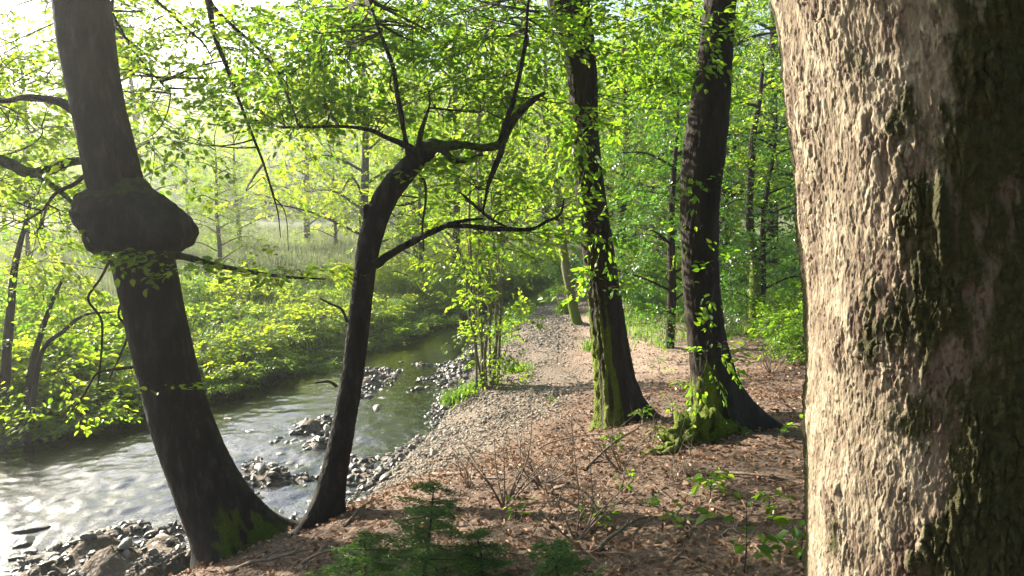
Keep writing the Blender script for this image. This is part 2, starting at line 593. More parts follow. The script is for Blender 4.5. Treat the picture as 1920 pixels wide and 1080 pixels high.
Z = hill_z(X, Y)
ny_, nx_ = X.shape
i, j = np.meshgrid(np.arange(ny_ - 1), np.arange(nx_ - 1), indexing='ij')
a = i * nx_ + j
m, t = mat('hillside')
tc = t.nodes.new('ShaderNodeTexCoord').outputs['Object']
finish(t, ramp(t, [(0.3, (.03, .05, .015)), (0.7, (.07, .10, .03))], noise(t, tc, 0.2, 5)), 0.95)
tag(MB().add(np.stack([X, Y, Z], -1).reshape(-1, 3), np.stack([a, a + 1, a + nx_ + 1, a + nx_], -1).reshape(-1, 4)).build('hill', m),
    'hazy green hillside beyond the meadow', 'hill', kind='structure')


# ------------------------------------------------------------------ leaves, twigs, crowns
def leaves(base, d, nrm, L, wr=0.56, fold=0.10):
    """one six-cornered leaf, folded along its midrib, for each row"""
    base, d = np.asarray(base), unit(d)
    side = unit(np.cross(d, nrm))
    up = np.cross(side, d)
    L = np.asarray(L)[:, None]
    wd = L * wr * 0.5
    v = [base, base + d * L * .30 + side * wd + up * wd * fold * 2, base + d * L * .68 + side * wd * .8 + up * wd * fold,
         base + d * L - up * L * .10, base + d * L * .68 - side * wd * .8 + up * wd * fold, base + d * L * .30 - side * wd + up * wd * fold * 2]
    V = np.stack(v, 1).reshape(-1, 3)
    k = np.arange(len(base))[:, None] * 6
    F = np.concatenate([k + np.array([[0, 1, 2, 3]]), k + np.array([[0, 3, 4, 5]])])
    return V, F


def rnd3(rng, *sh): return rng.normal(size=(*sh, 3))


def sprays(rng, O, A, L, n, ll, wr=0.56, droop=0.18, spread=0.40, tilt=0.35):
    """flat leafy sprays: n leaves along each axis A of length L"""
    S = len(O)
    A = unit(A)
    Bv = unit(np.cross(np.array([0, 0, 1.0]), A) + 0.25 * rnd3(rng, S))
    Nn = unit(np.cross(A, Bv) + 0.15 * rnd3(rng, S))
    Nn = np.where(Nn[:, 2:3] < 0, -Nn, Nn)
    tt = rng.random((S, n)) ** 0.8
    sd = np.where(rng.random((S, n)) < 0.5, -1.0, 1.0)
    wv = sd * rng.random((S, n)) * L[:, None] * spread * (1.15 - tt)
    base = O[:, None] + A[:, None] * (tt * L[:, None])[..., None] + Bv[:, None] * wv[..., None]
    base[..., 2] -= droop * L[:, None] * tt ** 2
    base += 0.022 * rnd3(rng, S, n)
    d = unit(A[:, None] * 0.8 + Bv[:, None] * (sd * 0.75)[..., None] + 0.3 * rnd3(rng, S, n) + np.array([0, 0, -0.25]))
    nr = unit(Nn[:, None] + tilt * rnd3(rng, S, n))
    ln = ll * (0.65 + 0.6 * rng.random((S, n)))
    return leaves(base.reshape(-1, 3), d.reshape(-1, 3), nr.reshape(-1, 3), ln.ravel(), wr)


def thin_twigs(P0, P1, P2, r0, r1, rings=5):
    """many bent twigs at once: start, control, end points (n,3)"""
    n = len(P0)
    tt = np.linspace(0, 1, rings)[None, :, None]
    Q = P0[:, None] * (1 - tt) ** 2 + 2 * P1[:, None] * tt * (1 - tt) + P2[:, None] * tt ** 2
    T = unit(np.gradient(Q, axis=1))
    ref = np.where(np.abs(T[..., 2:3]) > 0.9, np.array([1.0, 0, 0]), np.array([0, 0, 1.0]))
    N = unit(np.cross(T, ref))
    Bv = np.cross(T, N)
    rr = (np.asarray(r0)[:, None] * (1 - tt[..., 0]) + np.asarray(r1)[:, None] * tt[..., 0])[..., None]
    vs = [Q + (N * math.cos(q) + Bv * math.sin(q)) * rr for q in (0, 2.0944, 4.18879)]
    V = np.stack(vs, 2).reshape(-1, 3)
    fs = []
    for i in range(rings - 1):
        for k in range(3):
            fs.append([i * 3 + k, i * 3 + (k + 1) % 3, (i + 1) * 3 + (k + 1) % 3, (i + 1) * 3 + k])
    F = (np.arange(n)[:, None, None] * rings * 3 + np.array(fs)[None]).reshape(-1, 4)
    return V, F


LIT = []      # (point, radius, share kept): places the low sun reaches, so the boughs toward the sun are thinner there
GAPS = []     # openings between the crowns: (px, py, rx, ry, share kept, farther than)


def thin_out(rng, P):
    keep = np.ones(len(P), bool)
    for c, rad, share in LIT:
        v = P - c
        tt = v @ SD
        d = np.linalg.norm(v - tt[:, None] * SD, axis=1)
        keep &= ~((tt > 0.4) & (d < rad) & (rng.random(len(P)) > share))
    if GAPS:
        px, py, z = project(P)
        for gx_, gy_, rx, ry, share, zmin in GAPS:
            keep &= ~((((px - gx_) / rx) ** 2 + ((py - gy_) / ry) ** 2 < 1) & (z > zmin) & (rng.random(len(P)) > share))
    return keep


def crown(mb, rng, skel, clumps, ll=0.075, nleaf=26, L=(0.45, 0.9), wr=0.56, thin=True, droop=0.18, center=None, twig=0.006, wood=1, zmin=None):
    """sprays in ellipsoid clumps (centre, radii, count), each joined by a bent twig to the nearest wood"""
    skel = np.asarray(skel, float)
    for c, rad, n in clumps:
        u = unit(rnd3(rng, n)) * (rng.random((n, 1)) ** 0.45)
        O = np.asarray(c) + u * np.asarray(rad)
        if zmin is not None:
            O[:, 2] = np.maximum(O[:, 2], zmin + 0.3 * rng.random(n))
        if thin:
            O = O[thin_out(rng, O)]
        if len(O) == 0:
            continue
        cen = np.asarray(c if center is None else center)
        out = O - cen
        out[:, 2] *= 0.25
        k_ = max(2, len(O) // 6)
        E = O[rng.integers(0, len(O), k_)] * .8 + cen * .2 + .05 * rnd3(rng, k_)
        dd = np.linalg.norm(E[:, None] - skel[None], axis=2) + 0.5 * np.maximum(skel[None, :, 2] - E[:, None, 2], 0)
        dd = dd * (1 + .35 * rng.random(dd.shape))
        S1 = skel[np.argmin(dd, 1)]
        gap = np.linalg.norm(E - S1, axis=1)[:, None]
        C1 = (S1 + E) / 2 + 0.22 * rnd3(rng, k_) * gap * np.array([1, 1, .6])
        V, F = thin_twigs(S1, C1, E, twig * (1.2 + .5 * gap[:, 0]), np.full(k_, twig * .7), 8)
        mb.add(V, F, wood)
        tb = np.linspace(.3, 1, 6)[None, :, None]
        loc = (S1[:, None] * (1 - tb) ** 2 + 2 * C1[:, None] * tb * (1 - tb) + E[:, None] * tb ** 2).reshape(-1, 3)
        dd = np.linalg.norm(O[:, None] - loc[None], axis=2)
        S0 = loc[np.argmin(dd * (1 + .3 * rng.random(dd.shape)), 1)]
        out = unit(out) + unit(O - S0) * 0.6 + 0.55 * rnd3(rng, len(O)) * np.array([1, 1, 0.35])
        ln = L[0] + (L[1] - L[0]) * rng.random(len(O))
        A = unit(out)
        V, F = sprays(rng, O, A, ln, nleaf, ll, wr, droop)
        mb.add(V, F, 0)
        tipP = O + A * ln[:, None] * 0.9
        tipP[:, 2] -= droop * ln * 0.8
        V, F = thin_twigs(O, O + A * ln[:, None] * 0.5, tipP, np.full(len(O), twig * 0.55), np.full(len(O), twig * 0.2), 4)
        mb.add(V, F, wood)
        mid = (S0 + O) / 2 + 0.2 * rnd3(rng, len(O)) * np.linalg.norm(O - S0, axis=1)[:, None]
        V, F = thin_twigs(S0, mid, O, np.full(len(O), twig * .8), np.full(len(O), twig * 0.5), 6)
        mb.add(V, F, wood)


def pxpath(rows, Y):
    """rows px, py, width px (, own depth) -> x, y, z, radius"""
    out = []
    for r in rows:
        d = r[3] if len(r) > 3 else Y
        p = W(r[0], r[1], d)
        out.append([*p, 0.5 * r[2] * d * 1.0 / FPX])
    return np.array(out)


def trunk_mesh(path, seg, rings, base, flare=0.0, flare_h=0.35, lobes=5, lobe_ph=0.0, furrow=0.012, cells=0.05, moss_dir=None, moss_h=1.0, moss_amt=1.0, seed=0,
               roots=(), moss_lump=0.012, moss_all=0.0):
    D = resample(path, rings)
    T, N, Bv = frames(D[:, :3])
    th = np.arange(seg) / seg * 2 * np.pi
    dirs = N[:, None] * np.cos(th)[None, :, None] + Bv[:, None] * np.sin(th)[None, :, None]
    r = np.repeat(D[:, 3:4], seg, 1)
    hz = D[:, 2:3] - base
    az = np.arctan2(dirs[..., 1], dirs[..., 0])
    lob = 0.45 + 0.55 * (0.5 + 0.5 * np.cos(lobes * az + lobe_ph + 0.8 * np.sin(az * 2))) ** 1.5
    r = r + flare * np.exp(-np.maximum(hz, -0.1) / flare_h) * lob
    for raz, amt, hh, wd in roots:
        da = np.abs(np.angle(np.exp(1j * (az - raz))))
        r = r + amt * np.exp(-np.maximum(hz, -0.05) / hh) * np.exp(-(da / wd) ** 2)
    s = np.repeat(np.linspace(0, 1, rings)[:, None] * np.linalg.norm(np.diff(D[:, :3], axis=0), axis=1).sum(), seg, 1)
    q = np.stack([np.cos(th)[None] * r * 5, np.sin(th)[None] * r * 5, s * 2.2], -1).reshape(-1, 3)
    r = r * (1 + 0.05 * fbm(q, seed, 3).reshape(r.shape))
    if furrow:
        nu = max(6, int(2 * np.pi * D[:, 3].mean() / cells))
        wv = fbm(q * 1.5, seed + 5, 2).reshape(r.shape)
        f1, f2, _ = worley(np.repeat(th[None] / (2 * np.pi) * nu, rings, 0) + 0.5 * wv, s / (cells * 3.2) + 0.6 * wv, nu, seed)
        r = r - furrow * (1 - sstep(0.0, 0.35, f2 - f1))
    moss = np.full(r.shape, moss_all)
    if moss_dir is not None:
        mdv = unit(np.array(moss_dir, float))
        facing = dirs @ mdv
        nz = fbm(q * 2.2, seed + 9, 3).reshape(r.shape)
        strand = fbm(np.stack([np.repeat(np.cos(th)[None] * 4.5, rings, 0), np.repeat(np.sin(th)[None] * 4.5, rings, 0), s * 1.6], -1).reshape(-1, 3), seed + 17, 3).reshape(r.shape)
        moss = np.clip(moss_amt * sstep(-0.1, 0.75, facing + 0.35 * nz) * (1 - sstep(moss_h * 0.5, moss_h, hz + 0.4 * nz)) * (.70 + 1.5 * strand), 0, 1)
        r = r + moss * moss_lump * (0.6 + 1.5 * fbm(q * 9, seed + 13, 2).reshape(r.shape))
    V = D[:, None, :3] + dirs * r[..., None]
    i, j = np.meshgrid(np.arange(rings - 1), np.arange(seg), indexing='ij')
    a = i * seg + j
    b = i * seg + (j + 1) % seg
    F = np.stack([a, b, b + seg, a + seg], -1).reshape(-1, 4)
    mb = MB().add(V.reshape(-1, 3), F, moss=moss.ravel())
    return mb, D


def limb_part(root, origin, rows, Y, material, seg=8, rough=0.25, seed=0, moss=0.0, name='branch', world=None):
    P = world if world is not None else pxpath(rows, Y)
    mb = MB()
    D = add_tube(mb, P, seg, 6 * len(P), rough, seed, moss=moss)
    o = mb.build(name, material, root, origin)
    return o, D[:, :3]


LIT += [(np.array([0.86, 2.02, z_]), 0.42, 0.06) for z_ in (1.6, 2.1, 2.6, 3.1, 3.6, 4.1)]
LIT += [(np.array([0.3, 4.7, 1.3]), 0.7, 0.12), (np.array([1.1, 4.1, 1.45]), 0.6, 0.12), (np.array([-.5, 4.3, 1.2]), 0.5, 0.3), (np.array([-.5, 5.4, .9]), 0.3, 0.2), (np.array([1.0, 6.0, 1.1]), 0.4, 0.25), (np.array([-0.3, 8.8, 0.4]), 1.0, 0.5), (np.array([1.8, 13.5, 0.6]), 1.6, 0.4), (np.array([0.85, 7.0, 1.6]), 0.35, 0.15), (np.array([1.4, 5.7, 1.4]), 0.3, 0.3)]
GAPS += [(350, 90, 75, 75, 0.06, 7.5), (275, 25, 55, 45, 0.12, 7.5), (90, 20, 70, 40, 0.3, 6), (330, 260, 60, 60, 0.45, 8), (470, 410, 100, 60, 0.06, 6), (590, 400, 80, 60, 0.12, 6),
         (640, 30, 30, 30, 0.4, 8), (980, 100, 30, 40, 0.4, 8), (1090, 490, 26, 45, 0.0, 12), (450, 330, 60, 40, 0.4, 6)]
# ------------------------------------------------------------------ the tree with the burl
def slab_path(root_pts, z_end, n_extra):
    """carry a trunk on above the frame in its own direction, thinning"""
    P = np.array(root_pts)
    d = P[0, :3] - P[2, :3]
    d = d / d[2]
    rows = [P]
    for k in range(1, n_extra + 1):
        dz = (z_end - P[0, 2]) * k / n_extra
        q = np.array([*(P[0, :3] + d * dz * np.array([0.8, 0.8, 1])), P[0, 3] * (1 - 0.55 * k / n_extra)])
        rows.insert(0, q[None])
    return np.vstack(rows)[::-1]       # bottom to top


BD = 5.6
burl_px = [(150, -10, 92), (165, 100, 94), (184, 200, 90), (207, 300, 95), (222, 360, 98), (248, 430, 104), (270, 500, 109), (292, 600, 106), (315, 700, 107), (342, 800, 114),
           (382, 900, 118), (418, 990, 122), (440, 1075, 132), (447, 1130, 140)]
bp = slab_path(pxpath(burl_px, BD), 9.5, 4)
b0 = bp[1, :3].copy()
b0[2] = ground_z(b0[0], b0[1])
burl_tree = thing('tree', b0, 'leaning dark tree with a big round burl bulging halfway up its trunk', 'tree')
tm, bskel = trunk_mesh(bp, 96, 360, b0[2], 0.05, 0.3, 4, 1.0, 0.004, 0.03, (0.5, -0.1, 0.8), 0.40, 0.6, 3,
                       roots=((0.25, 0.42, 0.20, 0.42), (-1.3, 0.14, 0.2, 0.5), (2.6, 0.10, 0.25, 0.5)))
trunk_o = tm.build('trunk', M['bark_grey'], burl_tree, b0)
# the burl: a lumpy swollen collar round the trunk
th = np.arange(120) / 120 * 2 * np.pi
vv = np.linspace(0, 1, 70)
cz = resample(pxpath([(218, 322, 90), (236, 390, 95), (252, 430, 100), (262, 484, 100)], BD), 70)
prof_r = np.interp(vv, [0, .08, .17, .26, .40, .55, .72, .85, .94, 1], [.15, .20, .235, .31, .39, .44, .47, .44, .33, .17])
prof_l = np.interp(vv, [0, .10, .19, .25, .34, .45, .6, .75, .88, .96, 1], [.15, .20, .235, .33, .37, .40, .41, .38, .35, .27, .17])
ct = np.cos(th)[None]
wgt = 0.5 + 0.5 * ct
rad = (prof_l[:, None] * (1 - wgt) + prof_r[:, None] * wgt) * (1 - 0.16 * np.sin(th)[None] ** 2)
Q = np.stack([np.cos(th)[None] * rad * 4.5, np.sin(th)[None] * rad * 4.5, vv[:, None] * 3.6 + 0 * rad], -1).reshape(-1, 3)
rad = rad * (1 + 0.15 * fbm(Q, 41, 3).reshape(rad.shape) * sstep(.05, .3, vv)[:, None]) + 0.014 * fbm(Q * np.array([5, 5, 2.5]), 44, 3).reshape(rad.shape) - .02 * sstep(.1, .3, vv)[:, None] * np.abs(fbm(Q * 1.7 + 3, 45, 2).reshape(rad.shape))
V = cz[:, None, :3] + np.stack([np.cos(th)[None] * rad, np.sin(th)[None] * rad, 0.03 * fbm(Q + 9, 47, 2).reshape(rad.shape)], -1)
i, j = np.meshgrid(np.arange(69), np.arange(120), indexing='ij')
a, b = i * 120 + j, i * 120 + (j + 1) % 120
topm = np.clip(0.30 * (1 - vv[:, None] * 2.2) + 0 * rad, 0, 1)
MB().add(V.reshape(-1, 3), np.stack([a + 120, b + 120, b, a], -1).reshape(-1, 4), moss=topm.ravel()).build('burl', M['bark_grey'], burl_tree, b0)
bsk = []
for k, (rows, ms) in enumerate([
        ([(318, 478, 17), (350, 482, 13), (400, 496, 11), (450, 506, 9), (510, 516, 7), (560, 521, 5), (610, 523, 3)], 0.2),
        ([(150, 212, 26), (125, 197, 18), (95, 187, 14), (50, 182, 10), (0, 190, 8), (-60, 180, 5)], 0.1),
        ([(170, 300, 14), (130, 304, 16), (95, 318, 18), (55, 325, 20), (20, 308, 22), (-25, 292, 20), (-90, 270, 14)], 0.2),
        ([(70, 325, 14), (95, 345, 10), (120, 365, 9), (140, 385, 7)], 0.4),
        ([(165, 322, 9), (140, 345, 8), (105, 362, 7), (80, 395, 4)], 0.2),
        ([(262, 686, 8), (240, 689, 7), (205, 694, 6), (180, 702, 4), (160, 735, 4), (138, 765, 4), (110, 800, 2)], 0.1),
        ([(250, 590, 7), (235, 560, 6), (222, 590, 5), (240, 620, 5), (228, 660, 4), (205, 710, 3)], 0.1),
        ([(215, 470, 6), (190, 520, 5), (165, 560, 5), (190, 600, 5), (190, 660, 4), (184, 720, 3)], 0.1)]):
    o, D = limb_part(burl_tree, b0, rows, BD - 0.12 if k == 0 else BD - 0.02 * k, M['bark_grey'] if k < 4 else M['twig'], 10 if k < 4 else 6, 0.3, 50 + k, ms)
    bsk.append(D)
# high boughs above the frame, one of them drooping back into view
top = bskel[int(len(bskel) * 0.72), :3]
top2 = bskel[int(len(bskel) * 0.9), :3]
for k, Wd in enumerate([
        [[*top, .07], [*(top + [.8, .4, .75]), .055], [*W(345, -120, 6.0), .035], [*W(378, -45, 6.1), .030], [*W(392, 10, 6.2), .026], [*W(402, 65, 6.2), .022], [*W(424, 122, 6.2), .019],
         [*W(442, 170, 6.2), .016], [*W(457, 212, 6.2), .013], [*W(475, 258, 6.2), .012], [*W(496, 312, 6.2), .010], [*W(510, 360, 6.2), .008], [*W(521, 398, 6.2), .006], [*W(526, 445, 6.2), .003]],
        [[*W(385, -25, 6.1), .018], [*W(400, 12, 6.15), .018], [*W(440, 52, 6.2), .015], [*W(490, 97, 6.3), .012], [*W(527, 142, 6.3), .007], [*W(560, 190, 6.3), .003]],
        [[*W(345, -120, 6.0), .02], [*W(280, -30, 6.1), .016], [*W(330, 35, 6.2), .012], [*W(380, 80, 6.3), .009], [*W(402, 118, 6.3), .004]],
        [[*W(345, -120, 6.0), .02], [*W(215, -10, 6.3), .012], [*W(235, 70, 6.3), .010], [*W(270, 120, 6.4), .007], [*W(320, 175, 6.4), .003]],
        [[*W(457, 75, 6.25), .008], [*W(463, 105, 6.2), .007], [*W(458, 140, 6.2), .003]],
        [[*W(510, 365, 6.2), .006], [*W(535, 400, 6.2), .005], [*W(541, 470, 6.2), .002]],
        [[*top2, .06], [*(top2 + [.9, -.8, .7]), .045], [*(top2 + [2.0, -2.2, .9]), .02]],
        [[*top2, .06], [*(top2 + [-.9, -.6, .6]), .045], [*(top2 + [-2.2, -1.6, .9]), .02]],
        [[*top2, .06], [*(top2 + [.6, 1.2, .8]), .045], [*(top2 + [1.8, 2.6, 1.0]), .02]]]):
    o, D = limb_part(burl_tree, b0, None, 0, M['bark_grey'], 8, 0.2, 70 + k, 0.0, world=np.array(Wd))
    bsk.append(D)
rng = np.random.default_rng(7)
mb = MB()
sk = np.vstack(bsk)
crown(mb, rng, sk, [
    (W(430, 60, 6.3), (.55, .5, .45), 22), (W(500, 140, 6.4), (.5, .5, .4), 24), (W(300, 130, 6.6), (.35, .5, .4), 10), (W(30, 90, 6.2), (.55, .5, .5), 22), (W(20, 230, 6.0), (.45, .4, .3), 16),
    (W(40, 50, 7.4), (1.0, .9, .55), 64), (W(270, 40, 7.6), (.8, .8, .45), 46), (W(100, 220, 7.4), (1.0, .8, .5), 60), (W(330, 190, 7.6), (.8, .8, .45), 46), (W(430, 320, 7.6), (.6, .7, .3), 26), (W(500, 240, 7.0), (.5, .6, .4), 34), (W(40, 330, 7.2), (.9, .7, .35), 36), (W(60, 420, 5.8), (.45, .35, .25), 16), (W(110, 395, 5.6), (.2, .3, .15), 6), (W(300, 300, 6.5), (.4, .4, .3), 14), (W(420, 270, 6.4), (.4, .4, .3), 12), (W(200, 120, 8.2), (1.8, .9, .8), 90), (W(400, 180, 8.4), (1.2, .9, .6), 60), (W(0, 260, 8.0), (.8, .8, .6), 40)], 0.062, 34, (.35, .7))
crown(mb, rng, sk, [(W(470, 512, 5.4), (.55, .25, .06), 16), (W(340, 488, 5.25), (.3, .12, .05), 6), (W(225, 482, 5.2), (.12, .1, .02), 2)], 0.06, 20, (.25, .45), droop=0.08, twig=.003)
crown(mb, rng, sk, [(W(80, 500, 5.5), (.4, .3, .12), 8), (W(130, 760, 5.5), (.35, .3, .1), 10), (W(60, 700, 5.7), (.35, .3, .12), 8), (W(300, 745, 5.25), (.12, .08, .05), 2)], 0.05, 20, (.25, .45), twig=.003)
crown(mb, rng, sk, [(top2 + [0, -1.5, 1.0], (3.2, 2.6, 1.0), 90), (top2 + [.5, 1.5, 1.3], (2.6, 2.0, 1.0), 60)], 0.10, 26, (.6, 1.1), twig=.008)
mb.build('crown', [M['leaf_sun'], M['twig']], burl_tree, b0, smooth=False)

# ------------------------------------------------------------------ the slim arching tree
SDp = 5.5
slim_px = [(598, 1040, 62), (600, 1000, 55), (624, 900, 51), (644, 800, 46), (661, 700, 43), (673, 600, 42), (685, 500, 42), (694, 450, 44), (709, 400, 45), (729, 360, 44), (757, 325, 42), (783, 297, 38), (806, 279, 34)]
P = pxpath(slim_px, SDp)
P = np.vstack([P[:1] - np.array([[0.05, 0, .35, 0]]), P])
s0 = np.array([P[1, 0], P[1, 1], 0.0])
s0[2] = ground_z(s0[0], s0[1])
slim_tree = thing('tree', s0, 'slim dark tree by the water arching over to the right', 'tree')
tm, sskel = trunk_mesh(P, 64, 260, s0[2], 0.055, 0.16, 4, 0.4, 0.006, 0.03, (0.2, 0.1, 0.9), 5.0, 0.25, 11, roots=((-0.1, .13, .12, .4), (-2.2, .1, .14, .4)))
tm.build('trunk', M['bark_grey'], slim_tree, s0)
sks = [sskel[120:, :3]]
MB_l = []
for k, (rows, dpt) in enumerate([
        ([(795, 285, 34), (815, 274, 30), (835, 274, 20), (870, 272, 15), (905, 277, 15), (935, 271, 18), (948, 250, 17), (962, 226, 15), (985, 200, 13), (1008, 182, 10), (1022, 174, 6)], 5.5),
        ([(936, 268, 10), (950, 225, 10), (962, 190, 9), (972, 150, 8), (980, 110, 7), (986, 70, 6), (990, 10, 5), (1000, -60, 3)], 5.48),
        ([(768, 312, 12), (765, 290, 10), (760, 260, 9), (752, 215, 9), (745, 175, 9), (738, 130, 8), (722, 85, 7), (705, 40, 5), (690, -10, 4)], 5.4),
        ([(785, 296, 14), (786, 270, 12), (790, 245, 9), (800, 215, 6), (806, 195, 3)], 5.45),
        ([(778, 282, 14), (755, 270, 12), (725, 258, 9), (690, 243, 8), (640, 237, 6), (580, 238, 5), (530, 240, 3)], 5.4),
        ([(945, 270, 10), (938, 290, 11), (925, 320, 10), (915, 350, 7), (905, 400, 4)], 5.45),
        ([(703, 497, 18), (730, 478, 15), (765, 458, 13), (805, 437, 12), (845, 420, 9), (875, 413, 6), (905, 410, 3)], 5.4),
        ([(835, 424, 8), (880, 424, 9), (925, 429, 10), (965, 430, 8), (1000, 429, 7), (1025, 415, 6), (1050, 402, 5), (1058, 372, 3)], 5.38),
        ([(826, 275, 16), (850, 300, 14), (880, 298, 10), (905, 288, 5)], 5.4),
        ([(785, 325, 5), (797, 345, 5), (798, 380, 5), (792, 420, 4), (795, 470, 3)], 5.35),
        ([(862, 360, 4), (890, 385, 6), (920, 410, 6), (950, 425, 4)], 5.5),
        ([(652, 605, 6), (640, 580, 5), (620, 570, 4), (600, 560, 3)], 5.4),
        ([(632, 725, 6), (615, 715, 5), (590, 718, 3)], 5.4)]):
    o, D = limb_part(slim_tree, s0, rows, dpt, M['bark_grey'] if k < 9 else M['twig'], 10, 0.35, 90 + k, 0.2 if k in (0, 3, 8) else 0.05)
    sks.append(D)
# a healed knot on the left of the bend
kn = W(688, 402, SDp - 0.02)
bmk = bmesh.new()
bmesh.ops.create_icosphere(bmk, subdivisions=3, radius=1)
kv = np.array([v.co[:] for v in bmk.verts])
kf = np.array([[q.index for q in f.verts] for f in bmk.faces])
bmk.free()
MB().add(kn + kv * (1 + 0.2 * fbm(kv * 1.5, 5, 2))[:, None] * np.array([.035, .05, .085]), kf).build('knot', M['bark_grey'], slim_tree, s0)
mb = MB()
sk = np.vstack(sks)
rng = np.random.default_rng(21)
crown(mb, rng, sk, [
    (W(640, 70, 6.0), (.55, .7, .42), 46), (W(790, 40, 6.2), (.6, .8, .40), 46), (W(940, 70, 6.2), (.6, .7, .42), 44), (W(850, 170, 6.3), (.6, .6, .25), 30),
    (W(670, 190, 5.9), (.5, .6, .22), 22), (W(560, 215, 5.8), (.35, .5, .14), 14), (W(990, 200, 6.2), (.4, .5, .28), 20),
    (W(900, 330, 6.1), (.5, .6, .18), 18), (W(900, 435, 5.7), (.6, .5, .10), 18), (W(1020, 390, 5.8), (.3, .4, .2), 10), (W(770, 380, 5.7), (.25, .4, .18), 8),
    (W(620, 560, 5.4), (.2, .25, .10), 5), (W(590, 715, 5.4), (.15, .2, .06), 3), (W(620, 390, 6.2), (.2, .3, .12), 8), (W(740, 20, 7.0), (1.2, .8, .5), 60), (W(960, 30, 7.2), (.8, .8, .5), 36), (W(560, 60, 7.2), (.7, .8, .5), 40)], 0.060, 36, (.35, .7))
mb.build('crown', [M['leaf_near'], M['twig']], slim_tree, s0, smooth=False)

# ------------------------------------------------------------------ two mossy footed trunks in the middle
AD = 7.2
rowsA = [(1062, -20, 76), (1080, 60, 64), (1092, 150, 54), (1096, 220, 50), (1100, 300, 54), (1112, 400, 58), (1126, 500, 60), (1139, 600, 65), (1153, 700, 69), (1163, 760, 76), (1170, 805, 84), (1173, 860, 92)]
pA = slab_path(pxpath(rowsA, AD), 10, 4)
a0 = np.array([pA[1, 0], pA[1, 1], ground_z(pA[1, 0], pA[1, 1])])
treeA = thing('tree', a0, 'dark trunk with a bright green moss strip running down its left foot', 'tree')
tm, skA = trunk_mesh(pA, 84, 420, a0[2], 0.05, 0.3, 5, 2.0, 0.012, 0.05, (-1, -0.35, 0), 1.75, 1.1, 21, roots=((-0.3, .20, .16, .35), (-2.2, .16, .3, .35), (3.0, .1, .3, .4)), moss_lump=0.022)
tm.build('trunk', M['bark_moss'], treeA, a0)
rng = np.random.default_rng(31)
sks = [skA[:, :3]]
for k, (hz, az, ln, up) in enumerate([(5.7, -.3, 1.4, .5), (5.9, 2.8, 1.5, .6), (6.1, 1.4, 1.6, .6), (6.4, -2.0, 1.8, .7), (7.2, .6, 1.6, .8), (7.8, 3.6, 1.5, .9), (8.8, 5.0, 1.5, 1.0)]):
    p0 = skA[np.argmin(abs(skA[:, 2] - hz)), :3]
    d = np.array([math.cos(az), math.sin(az), 0])
    o, D = limb_part(treeA, a0, None, 0, M['bark_dark'], 7, .2, 200 + k, world=np.array([[*p0, .06], [*(p0 + d * ln * .4 + [0, 0, up * .5]), .045], [*(p0 + d * ln + [0, 0, up * .7]), .015]]))
    sks.append(D)
mb = MB()
sk = np.vstack(sks)
crown(mb, rng, sk, [(W(1085, 250, AD - .15), (.22, .3, .55), 26), (W(1055, 60, AD), (.3, .4, .3), 16), (W(1180, 60, 7.6), (.5, .6, .45), 36), (W(1215, 190, 7.6), (.45, .6, .35), 30), (W(1120, 420, AD - .2), (.2, .2, .3), 8),
                    (W(1130, 520, AD - .3), (.15, .15, .2), 5), (W(1240, 90, 6.8), (.3, .4, .35), 20)], 0.07, 24, (.25, .55), twig=.004)
crown(mb, rng, sk, [(a0 + [0.2, 0, 6.3], (2.4, 2.0, 1.4), 110), (a0 + [-.3, .4, 8.0], (2.2, 2.0, 1.2), 80)], 0.10, 26, (.6, 1.1), twig=.008)
mb.build('crown', [M['leaf_near'], M['twig']], treeA, a0, smooth=False)

TBD = 5.9
rowsB = [(1352, -20, 56), (1344, 80, 62), (1333, 180, 70), (1322, 270, 77), (1313, 360, 75), (1312, 450, 70), (1316, 550, 68), (1326, 640, 70), (1338, 720, 74), (1350, 790, 84), (1356, 840, 96), (1360, 900, 104)]
pB = slab_path(pxpath(rowsB, TBD), 9, 4)
c0 = np.array([pB[1, 0], pB[1, 1], ground_z(pB[1, 0], pB[1, 1])])
treeB = thing('tree', c0, 'dark trunk with ivy leaves and a mossy root mound, beside the flaky barked trunk', 'tree')
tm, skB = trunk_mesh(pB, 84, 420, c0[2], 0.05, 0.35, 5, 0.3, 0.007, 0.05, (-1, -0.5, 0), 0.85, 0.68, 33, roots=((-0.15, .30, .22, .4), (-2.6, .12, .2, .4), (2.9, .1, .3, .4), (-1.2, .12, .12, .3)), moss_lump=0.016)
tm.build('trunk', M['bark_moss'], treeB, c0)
sks = [skB[:, :3]]
for k, (hz, az, ln, up) in enumerate([(5.3, 2.6, .9, .3), (5.4, .2, 1.2, .4), (5.6, 1.7, 1.5, .6), (5.8, -1.6, 1.8, .7), (6.3, 3.4, 1.6, .7), (7.0, .9, 1.6, .9), (7.8, 4.6, 1.5, 1.0)]):
    p0 = skB[np.argmin(abs(skB[:, 2] - hz)), :3]
    d = np.array([math.cos(az), math.sin(az), 0])
    o, D = limb_part(treeB, c0, None, 0, M['bark_dark'], 7, .2, 230 + k, world=np.array([[*p0, .05], [*(p0 + d * ln * .4 + [0, 0, up * .5]), .035], [*(p0 + d * ln + [0, 0, up * .7]), .012]]))
    sks.append(D)
